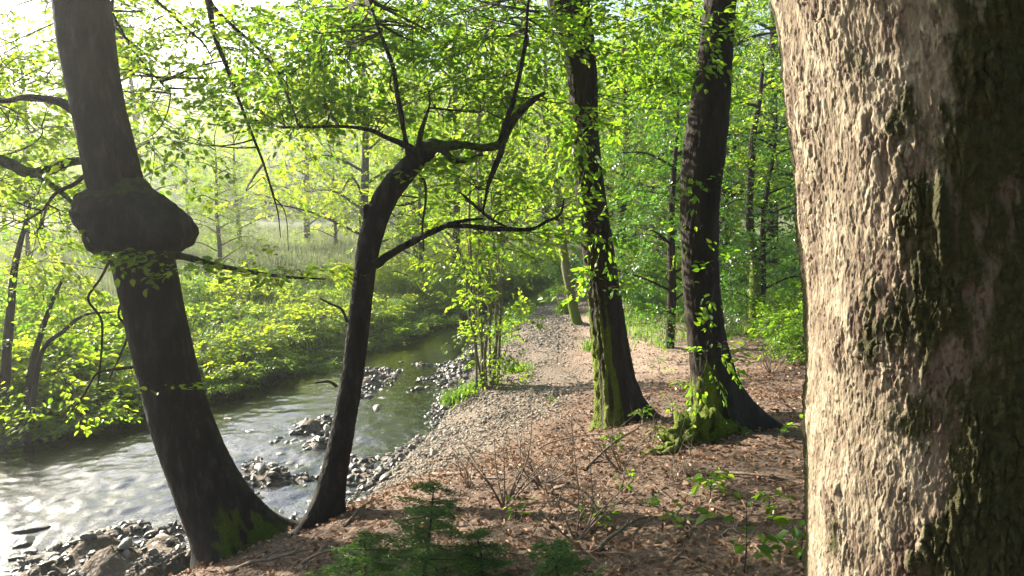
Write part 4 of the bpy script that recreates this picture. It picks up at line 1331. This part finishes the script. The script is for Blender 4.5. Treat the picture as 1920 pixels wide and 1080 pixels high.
def rock_mesh(seed, sub=3):
    V, F = ico(sub)
    rg = np.random.default_rng(seed)
    for k in range(7):                                     # flat broken faces
        n = unit(rg.normal(size=3))
        dcut = rg.uniform(.55, .85)
        over = np.maximum(V @ n - dcut, 0)
        V = V - over[:, None] * n * .9
    V = V * (1 + .10 * fbm(V * 2 + seed, seed, 3))[:, None]
    return V * np.array([1, rg.uniform(.6, .9), rg.uniform(.35, .6)]), F


I1, IF1 = ico(1)


def pebbles(rng, x, y, z, size):
    n = len(x)
    q = rng.normal(size=(n, 4))
    q /= np.linalg.norm(q, axis=1, keepdims=True)
    qw, qx, qy, qz = q.T
    Rm = np.stack([1 - 2 * (qy ** 2 + qz ** 2), 2 * (qx * qy - qz * qw), 2 * (qx * qz + qy * qw), 2 * (qx * qy + qz * qw), 1 - 2 * (qx ** 2 + qz ** 2), 2 * (qy * qz - qx * qw),
                   2 * (qx * qz - qy * qw), 2 * (qy * qz + qx * qw), 1 - 2 * (qx ** 2 + qy ** 2)], -1).reshape(n, 3, 3)
    sc = np.stack([np.ones(n), rng.uniform(.55, .95, n), rng.uniform(.4, .75, n)], -1) * size[:, None]
    base = I1[None] * (1 + .16 * rng.normal(size=(n, len(I1), 1)))
    V = np.einsum('nij,nkj->nki', Rm, base * sc[:, None])
    V[..., 2] *= .7
    V += np.stack([x, y, z], -1)[:, None]
    F = (np.arange(n)[:, None, None] * len(I1) + IF1[None]).reshape(-1, 3)
    return V.reshape(-1, 3), F


rg = np.random.default_rng(901)
n = 60000
y = 4.5 + 22 * rg.random(n) ** 1.6
s = rg.random(n) ** 1.1 * 3.6 - .25
x = xr(y) + s
wide = np.interp(y, [4, 6, 8, 10, 13, 20, 26], [0.5, 0.7, 1.5, 1.9, 2.2, 2.6, 2.4])
nq = fbm(np.stack([x * 1.1, y * 1.1, 0 * x], -1), 77, 4)
kp = (s < wide * (.62 + 1.1 * nq + .25 * rg.normal(size=n))) & ((nq > -.22) | (s < .3) | (rg.random(n) < .35))
x, y = x[kp], y[kp]
z = height(x, y)
sz = .007 + .022 * rg.random(len(x)) ** 2.6 + .035 * (rg.random(len(x)) < .035) * rg.random(len(x)) + .0007 * y
V, F = pebbles(rg, x, y, z + sz * .15, sz)
tag(MB().add(V, F).build('gravel', M['stone'], smooth=False), 'loose grey and tan gravel covering the right bank of the stream', 'gravel', kind='stuff')
n = 16000                                                   # stones of the bed that break the water
y = 4.8 + 17 * rg.random(n) ** 1.3
x = xl(y) + (xr(y) - xl(y)) * rg.random(n)
z = height(x, y)
kp = (z > -.13) & (z < .12)
x, y, z = x[kp], y[kp], z[kp]
sz = .018 + .055 * rg.random(len(x)) ** 2.4 + .0009 * y
V, F = pebbles(rg, x, y, z + sz * .2, sz)
tag(MB().add(V, F).build('stream_gravel', M['wet_stone'], smooth=False), 'dark wet gravel breaking the shallow water', 'gravel', kind='stuff')

rock_me = []
for k in range(7):
    V, F = rock_mesh(910 + k)
    o = MB().add(V, F).build('stream_rock', M['wet_stone'], smooth=False)
    for p in o.data.polygons:
        p.use_smooth = False
    rock_me.append(o.data)
    bpy.data.objects.remove(o)


def rock(px, py, size, lab, grp, name='stream_rock', sink=.25, seed=0, mt=None):
    c = WG(px, py, 0.02)
    g = ground_z(c[0], c[1])
    rg2 = random.Random(int(px * 7 + py * 13) + seed)
    o = bpy.data.objects.new(name, rock_me[rg2.randrange(7)])
    COL.objects.link(o)
    o.location = (c[0], c[1], max(g, -.04) + size * .16)
    o.scale = (size, size * rg2.uniform(.7, 1), size * rg2.uniform(.8, 1.2))
    o.rotation_euler = (rg2.uniform(-.25, .25), rg2.uniform(-.25, .25), rg2.uniform(0, 6.28))
    if mt:
        o.material_slots[0].link = 'OBJECT'
        o.material_slots[0].material = mt
    return tag(o, lab, 'rock', grp)


rock(228, 1045, .17, 'rounded grey rock in the shallows left of the burl trunk foot', 'big rocks in the stream', mt=M['stone'])
rock(305, 1025, .15, 'broad pale slab of rock against the left side of the burl trunk foot', 'big rocks in the stream', mt=M['stone'])
rock(45, 1015, .16, 'dark rock in the shallows at the left picture edge', 'big rocks in the stream')
rock(60, 990, .18, 'long dark rock lying above the others at the left picture edge', 'big rocks in the stream')
rock(218, 937, .10, 'single pointed dark stone alone in the white rippled water', 'big rocks in the stream')
rock(432, 878, .12, 'dark upright stone touching the right side of the burl trunk', 'big rocks in the stream')
rock(488, 890, .13, 'largest dark stone in the bar between the burl trunk and slim trunk', 'big rocks in the stream')
rock(428, 782, .12, 'flat dark stone at the far water edge right of the burl trunk', 'big rocks in the stream')
rock(612, 805, .11, 'pale stone on the bar just left of the slim trunk', 'big rocks in the stream', mt=M['stone'])
rock(708, 762, .14, 'flat dark rock on the bar just right of the slim trunk', 'big rocks in the stream')
rock(690, 742, .10, 'long dark stone above the flat rock right of the slim trunk', 'big rocks in the stream')
rock(815, 886, .07, 'reddish stone at the left end of the pale fallen branch', 'big rocks in the stream', mt=M['stone'])
rock(725, 905, .10, 'dark stone at the water edge above the fir sapling', 'big rocks in the stream')
rg = np.random.default_rng(950)
for cx_, cy_, sx, sy, n, lab, s0_, s1_ in [
        (560, 850, 70, 40, 46, 'small dark stone of the bar between the burl trunk and slim trunk', .04, .10), (715, 725, 45, 32, 44, 'small dark stone of the bar right of the slim trunk', .04, .10),
        (120, 1040, 120, 30, 40, 'small dark stone in the shallows at the lower left', .03, .09), (430, 795, 30, 12, 10, 'small dark stone in the calm water right of the burl trunk', .03, .07),
        (210, 845, 25, 12, 5, 'little dark stone at the far edge of the bright water', .03, .06), (810, 690, 70, 25, 34, 'small stone in the narrow water left of the stem clump', .04, .09),
        (300, 1060, 60, 20, 14, 'small stone at the foot of the burl trunk', .03, .07), (970, 580, 60, 14, 20, 'small stone on the dark gravel where the stream bends', .05, .12)]:
    for k in range(n):
        rock(cx_ + sx * rg.normal(), min(1100, cy_ + sy * rg.normal()), s0_ + (s1_ - s0_) * rg.random() ** 1.6, lab, lab.replace('small', 'small').replace('stone', 'stones'), 'stream_stone', seed=k)

# ------------------------------------------------------------------ leaf litter, fallen twigs, seedlings
rg = np.random.default_rng(1001)
n = 52000
y = 1.6 + 12.5 * rg.random(n) ** 1.5
x = rg.uniform(-3.2, 7.5, n)
s = x - xr(y)
wide = np.interp(y, [4, 6, 8, 10, 13, 20, 26], [0.5, 0.7, 1.5, 1.9, 2.2, 2.6, 2.4])
kp = (s > wide * (.7 + .7 * rg.normal(size=n))) & (s > .25) & (abs(x) < y * .8 + .6) & ((y < 10) | (rg.random(n) < .35))
x, y = x[kp], y[kp]
n = len(x)
pz = height(x, y) + .004 + .018 * rg.random(n)
az = rg.random(n) * 6.283
V, F = leaves(np.stack([x, y, pz], -1), np.stack([np.cos(az), np.sin(az), .3 * rg.normal(size=n)], -1), unit(np.stack([.4 * rg.normal(size=n), .4 * rg.normal(size=n), np.ones(n)], -1)),
              .018 + .042 * rg.random(n) ** 1.6, .6, .4)
tag(MB().add(V, F).build('leaf_litter', M['litter'], smooth=False), 'dry pinkish brown fallen leaves covering the forest floor', 'fallen leaves', kind='stuff')


def stick(px, py, dpx, dpy, r, lab, grp, forks=2, lift=.02, seed=0, z=None):
    rg2 = np.random.default_rng(1100 + seed)
    p = W(px, py, 5)
    zz = .8
    for _ in range(6):
        q = WG(px, py, zz)
        zz = ground_z(q[0], q[1])
    zz2 = zz
    for _ in range(6):
        q2 = WG(px + dpx, py + dpy, zz2)
        zz2 = ground_z(q2[0], q2[1])
    mb = MB()
    pts = []
    for f in np.linspace(0, 1, 5):
        v = q * (1 - f) + q2 * f + np.array([*(rg2.normal(size=2) * .03 * np.linalg.norm(q2 - q)), 0])
        pts.append([v[0], v[1], ground_z(v[0], v[1]) + r * .6 + lift * math.sin(f * 3.14), r * (1 - .6 * f)])
    pts = np.array(pts)
    D = add_tube(mb, pts, 7, 24, .25, seed)
    for k in range(forks):
        b = D[int(rg2.uniform(6, 18))]
        d = unit(D[-1, :3] - D[0, :3]) + rg2.normal(size=3) * .6
        ln = np.linalg.norm(q2 - q) * rg2.uniform(.2, .4)
        e = b[:3] + unit(d) * ln
        e[2] = ground_z(e[0], e[1]) + .03 + .08 * rg2.random()
        add_tube(mb, np.array([[*b[:3], b[3] * .7], [*((b[:3] + e) / 2 + [0, 0, .02]), b[3] * .5], [*e, b[3] * .2]]), 5, 10, .2, seed + k)
    return tag(mb.build('fallen_branch', M['deadwood'], origin=q), lab, 'branch', grp)


stick(812, 888, 120, 12, .022, 'pale thick fallen branch lying across the gravel', None, 1, .0, 1)
stick(1030, 930, 100, 70, .014, 'dark arched dead branch right of the twiggy dead shrub', None, 1, .18, 2)
stick(1000, 845, 170, -25, .010, 'long thin dead branch pointing at the mossy strip trunk', None, 2, .05, 3)
stick(1110, 880, 130, -95, .012, 'fallen branch reaching up beside the mossy root mound', None, 2, .1, 4)
stick(1140, 790, 100, -70, .010, 'grey dead branch leaning at the foot of the mossy strip trunk', None, 3, .1, 5)
stick(1330, 890, 180, 20, .013, 'fallen branch along the shaded ground below the trunk with ivy leaves', None, 2, .02, 6)
stick(1110, 1040, 110, -70, .014, 'fallen branch in the lower middle of the leaf litter', None, 2, .04, 7)
stick(640, 985, 90, -60, .010, 'thin branch on the bank right of the slim trunk foot', None, 2, .03, 8)
stick(430, 1075, 170, -45, .016, 'thick dead branch lying along the bank below both left trunks', None, 2, .03, 9)
stick(560, 1060, 130, -15, .012, 'dead branch tangled at the foot of the slim trunk', None, 3, .06, 10)
stick(1390, 690, 110, -30, .010, 'thin pale branch on the ground behind the trunk with ivy leaves', None, 2, .06, 11)
stick(1400, 640, 110, 15, .010, 'brushwood branch beside the flaky trunk at the back', None, 3, .1, 12)
rg = np.random.default_rng(1200)
for k in range(90):
    px, py = rg.uniform(760, 1530), 1070 - 400 * rg.random() ** 1.3
    if px < 1000 and py < 850: continue
    a_ = rg.uniform(-.9, .9)
    ln = rg.uniform(25, 110) * (py - 350) / 700
    stick(px, py, ln * math.cos(a_), ln * .55 * math.sin(a_), rg.uniform(.002, .006), 'thin dry twig lying on the brown leaf litter', 'dry twigs on the forest floor', int(rg.integers(0, 3)), rg.uniform(0, .06), 20 + k)

# twiggy dead shrubs
def dead_shrub(px, py, size, n, lab, seed):
    q = WG(px, py, .75)
    for _ in range(6):
        q = WG(px, py, ground_z(q[0], q[1]))
    d0 = onground(q[0], q[1])
    mb = MB()
    rg = np.random.default_rng(seed)
    for k in range(n):
        az, ln = rg.random() * 6.28, rg.uniform(.25, .55) * size
        d = np.array([math.cos(az) * .8, math.sin(az) * .6, 1.0])
        D = add_tube(mb, np.array([[*(d0 - [0, 0, .03]), .008 * size], [*(d0 + d * ln * .5 + rg.normal(size=3) * .03), .005 * size], [*(d0 + d * ln + rg.normal(size=3) * .1), .0015]]), 5, 12, .2, k)
        for f in (4, 6, 8, 10):
            e = D[f, :3] + rg.normal(size=3) * .12 * size + [0, 0, .05]
            add_tube(mb, np.array([[*D[f, :3], .003], [*((D[f, :3] + e) / 2 + rg.normal(size=3) * .015), .002], [*e, .001]]), 4, 6, 0, k)
    tag(mb.build('dead_shrub', M['deadwood'], origin=d0), lab, 'shrub', 'leafless shrubs in the leaf litter')


dead_shrub(945, 950, 1.0, 9, 'leafless twiggy dead shrub standing in the leaf litter, tallest of them', 1300)
dead_shrub(1015, 905, .8, 8, 'leafless spreading shrub right of the tallest dead one', 1301)
dead_shrub(880, 915, .6, 7, 'small leafless shrub on the edge of the gravel above the firs', 1302)
dead_shrub(1165, 880, .7, 8, 'leafless shrub left of the mossy root mound', 1303)
dead_shrub(1080, 1010, .9, 9, 'leafless shrub in the lower middle of the litter', 1304)
dead_shrub(1445, 700, 1.0, 10, 'leafless shrub on the twiggy ground beside the flaky trunk', 1305)
dead_shrub(1455, 610, 1.3, 12, 'leafless brushy shrub farthest back beside the flaky trunk', 1306)
dead_shrub(1265, 900, .5, 7, 'small leafless shrub in front of the mossy root mound', 1307)


def fir(base, h, lab, seed, rad=.4, tiers=7):
    rg2 = np.random.default_rng(seed)
    root = thing('fir_sapling', base, lab, 'sapling', 'young firs in the foreground')
    mb = MB()
    add_tube(mb, np.array([[*(base - [0, 0, .05]), .012], [*(base + [.01, 0, h * .5]), .008], [*(base + [0, .01, h]), .003]]), 6, 14, .1, seed)
    mb.build('stem', M['twig'], root, base)
    mn = MB()
    bs, ds, ls = [], [], []
    for tq in range(tiers):
        f = tq / (tiers - 1)
        z = h * (.12 + .85 * f)
        for k in range(6):
            if rg2.random() < .22: continue
            az = k * 1.05 + tq * .5 + rg2.uniform(-.45, .45)
            ln = rad * (1 - .85 * f) * rg2.uniform(.45, 1.3) + .03
            d = np.array([math.cos(az), math.sin(az), 0])
            p0 = base + np.array([0, 0, z])
            axes = [(p0, d, ln)]
            sd = np.array([-d[1], d[0], 0])
            for g in (.3, .5, .7):
                for sg in (-1, 1):
                    axes.append((p0 + d * ln * g + [0, 0, -.10 * ln * g], unit(d + sg * sd * .8), ln * .42 * (1.1 - g)))
            for o_, dd, l_ in axes:
                m_ = max(6, int(l_ / .005))
                tt = np.linspace(0, 1, m_)[:, None]
                pts = o_ + dd * l_ * tt + np.array([0, 0, -1]) * .12 * l_ * tt + [0, 0, .10 * l_] * tt ** 3
                s2 = unit(np.cross(dd, [0, 0, 1.0]))
                for sg in (-1, 1):
                    bs.append(pts)
                    ds.append(unit(dd * .6 + s2 * sg + rg2.normal(size=(m_, 3)) * .2 + [0, 0, .15]))
                    ls.append(np.full(m_, .030) * rg2.uniform(.8, 1.2, m_))
            V, F = thin_twigs(p0[None], (p0 + d * ln * .5)[None], (p0 + d * ln + [0, 0, -.02 * ln])[None], [.003], [.001], 5)
            mn.add(V, F, 1)
    bs, ds, ls = np.concatenate(bs), np.concatenate(ds), np.concatenate(ls)
    kp = rg2.random(len(bs)) < .75
    bs, ds, ls = bs[kp], ds[kp], ls[kp]
    bs = bs + .006 * rg2.normal(size=bs.shape)
    V, F = leaves(bs, ds, np.array([0, 0, 1.0]) + 0.5 * rg2.normal(size=bs.shape), ls, .17, .05)
    mn.add(V, F, 0)
    mn.build('needle_branches', [M['needle'], M['twig']], root, base, smooth=False)
    root.rotation_euler = (rg2.uniform(-.16, .16), rg2.uniform(-.16, .16), 0)


def ground_at(px, py):
    zz = .9
    for _ in range(12):
        q = WG(px, py, zz)
        zz = .5 * zz + .5 * ground_z(q[0], q[1])
    return onground(q[0], q[1])


fir(ground_at(785, 1130), .60, 'young fir with a tall thin leader, tallest of the foreground firs', 1401, .52, 8)
fir(ground_at(680, 1150), .40, 'bright green low fir left of the tallest one', 1402, .42, 6)
fir(ground_at(1050, 1150), .34, 'small dark fir right of the tallest one', 1403, .32, 6)
fir(ground_at(905, 1110), .30, 'little fir close beside the right of the tallest one', 1404, .25, 5)


def seedling(base, h, n, ll, lab, seed, leafm='leaf_near'):
    rg2 = np.random.default_rng(seed)
    root = thing('seedling', base, lab, 'seedling', 'leafy seedlings on the forest floor')
    mb = MB()
    D = add_tube(mb, np.array([[*(base - [0, 0, .03]), .004], [*(base + [.01, .01, h * .5]), .003], [*(base + rg2.normal(size=3) * .02 + [0, 0, h]), .0015]]), 5, 10, .1, seed)
    mb.build('stem', M['twig'], root, base)
    mn = MB()
    k = 4 + rg2.integers(0, 3)
    A = np.stack([np.cos(np.arange(k) * 2.4), np.sin(np.arange(k) * 2.4), .15 + 0 * np.arange(k)], -1)
    O = D[rg2.integers(4, 10, k), :3]
    V, F = sprays(rg2, O, A, np.full(k, h * .6), n, ll, .6, .2)
    mn.add(V, F, 0)
    V, F = thin_twigs(O, O + A * h * .3, O + A * h * .55, np.full(k, .002), np.full(k, .001), 4)
    mn.add(V, F, 1)
    mn.build('leaves', [M[leafm], M['twig']], root, base, smooth=False)


for k, (px, py, h, n, ll, lab) in enumerate([
        (1395, 1075, .30, 6, .075, 'leafy seedling standing tallest beside the flaky trunk'), (1330, 940, .16, 5, .06, 'seedling in the middle of the leaf litter below the mossy mound'),
        (1240, 1000, .15, 5, .055, 'low seedling left of the tall one'), (1500, 1050, .14, 5, .06, 'seedling touching the flaky trunk foot'), (1330, 920, .12, 4, .06, 'seedling right under the mossy mound'),
        (1505, 850, .22, 5, .06, 'green seedling at the shaded edge of the flaky trunk'), (1505, 660, .25, 5, .06, 'green seedling far up beside the flaky trunk'), (1165, 930, .12, 5, .045, 'seedling near the fallen branch left of the mossy mound'),
        (1200, 800, .16, 6, .05, 'leafy seedling between the feet of the two middle trunks'), (1260, 780, .15, 6, .05, 'leafy seedling just left of the trunk with ivy leaves'), (965, 975, .14, 5, .05, 'small seedling below the dead shrub'),
        (1120, 990, .12, 5, .05, 'small seedling in the lower middle of the litter'), (1440, 960, .12, 5, .05, 'small seedling left of the flaky trunk in the litter'),
        (1225, 835, .14, 7, .045, 'bright seedling on top of the mossy root mound'), (1180, 760, .16, 7, .045, 'seedling tucked against the right foot of the mossy strip trunk'),
        (1275, 740, .18, 7, .05, 'taller seedling left of the trunk with ivy leaves'), (1150, 845, .13, 6, .045, 'seedling under the foot of the mossy strip trunk'),
        (1235, 700, .2, 7, .05, 'leafy seedling behind the gap between the two middle trunks'), (1435, 600, .45, 9, .06, 'tall leafy seedling at the twiggy ground behind the flaky trunk'),
        (1400, 590, .4, 9, .06, 'tall leafy seedling right behind the trunk with ivy leaves'), (1470, 620, .35, 9, .06, 'leafy seedling close to the flaky trunk at the back'),
        (1030, 760, .12, 6, .04, 'tiny seedling on the gravel left of the mossy strip trunk'), (990, 700, .18, 7, .045, 'small seedling on the gravel by the stem clump')]):
    seedling(ground_at(px, py), h, n, ll, lab, 1500 + k)

# ------------------------------------------------------------------ far wood on the hill
rg = np.random.default_rng(1601)
n = 46000
x, y = rg.uniform(-210, 150, n), 96 + 122 * rg.random(n) ** 1.2
cl = fbm(np.stack([x * .16, y * .16, 0 * x], -1), 91, 3)
z = hill_z(x, y) + rg.random(n) ** .7 * (6.5 + 7 * cl)
V, F = leaves(np.stack([x, y, z], -1), rnd3(rg, n), rnd3(rg, n) + [0, -.5, .6], .9 + .8 * rg.random(n), .8)
tag(MB().add(V, F).build('far_wood', M['leaf_far'], smooth=False), 'hazy far wood covering the hillside', 'wood', kind='stuff')

# ------------------------------------------------------------------ the misty air
HAZE = 0.0012
m, t = mat('haze')
pv = t.nodes.new('ShaderNodeVolumePrincipled')
pv.inputs['Color'].default_value = (.98, .98, .95, 1)
pv.inputs['Density'].default_value = HAZE
pv.inputs['Anisotropy'].default_value = 0.65
t.links.new(pv.outputs[0], t.nodes.new('ShaderNodeOutputMaterial').inputs['Volume'])
zl, zt = -1.6, 58.0
bx = np.array([[a, b, c] for a in (-235, 235) for b in (-34, 235) for c in (zl, zt)], float)
o = MB().add(bx, [[0, 1, 3, 2], [4, 6, 7, 5], [0, 4, 5, 1], [2, 3, 7, 6], [0, 2, 6, 4], [1, 5, 7, 3]]).build('haze', m, smooth=False)
tag(o, 'pale morning mist hanging over the valley', 'haze', kind='stuff')
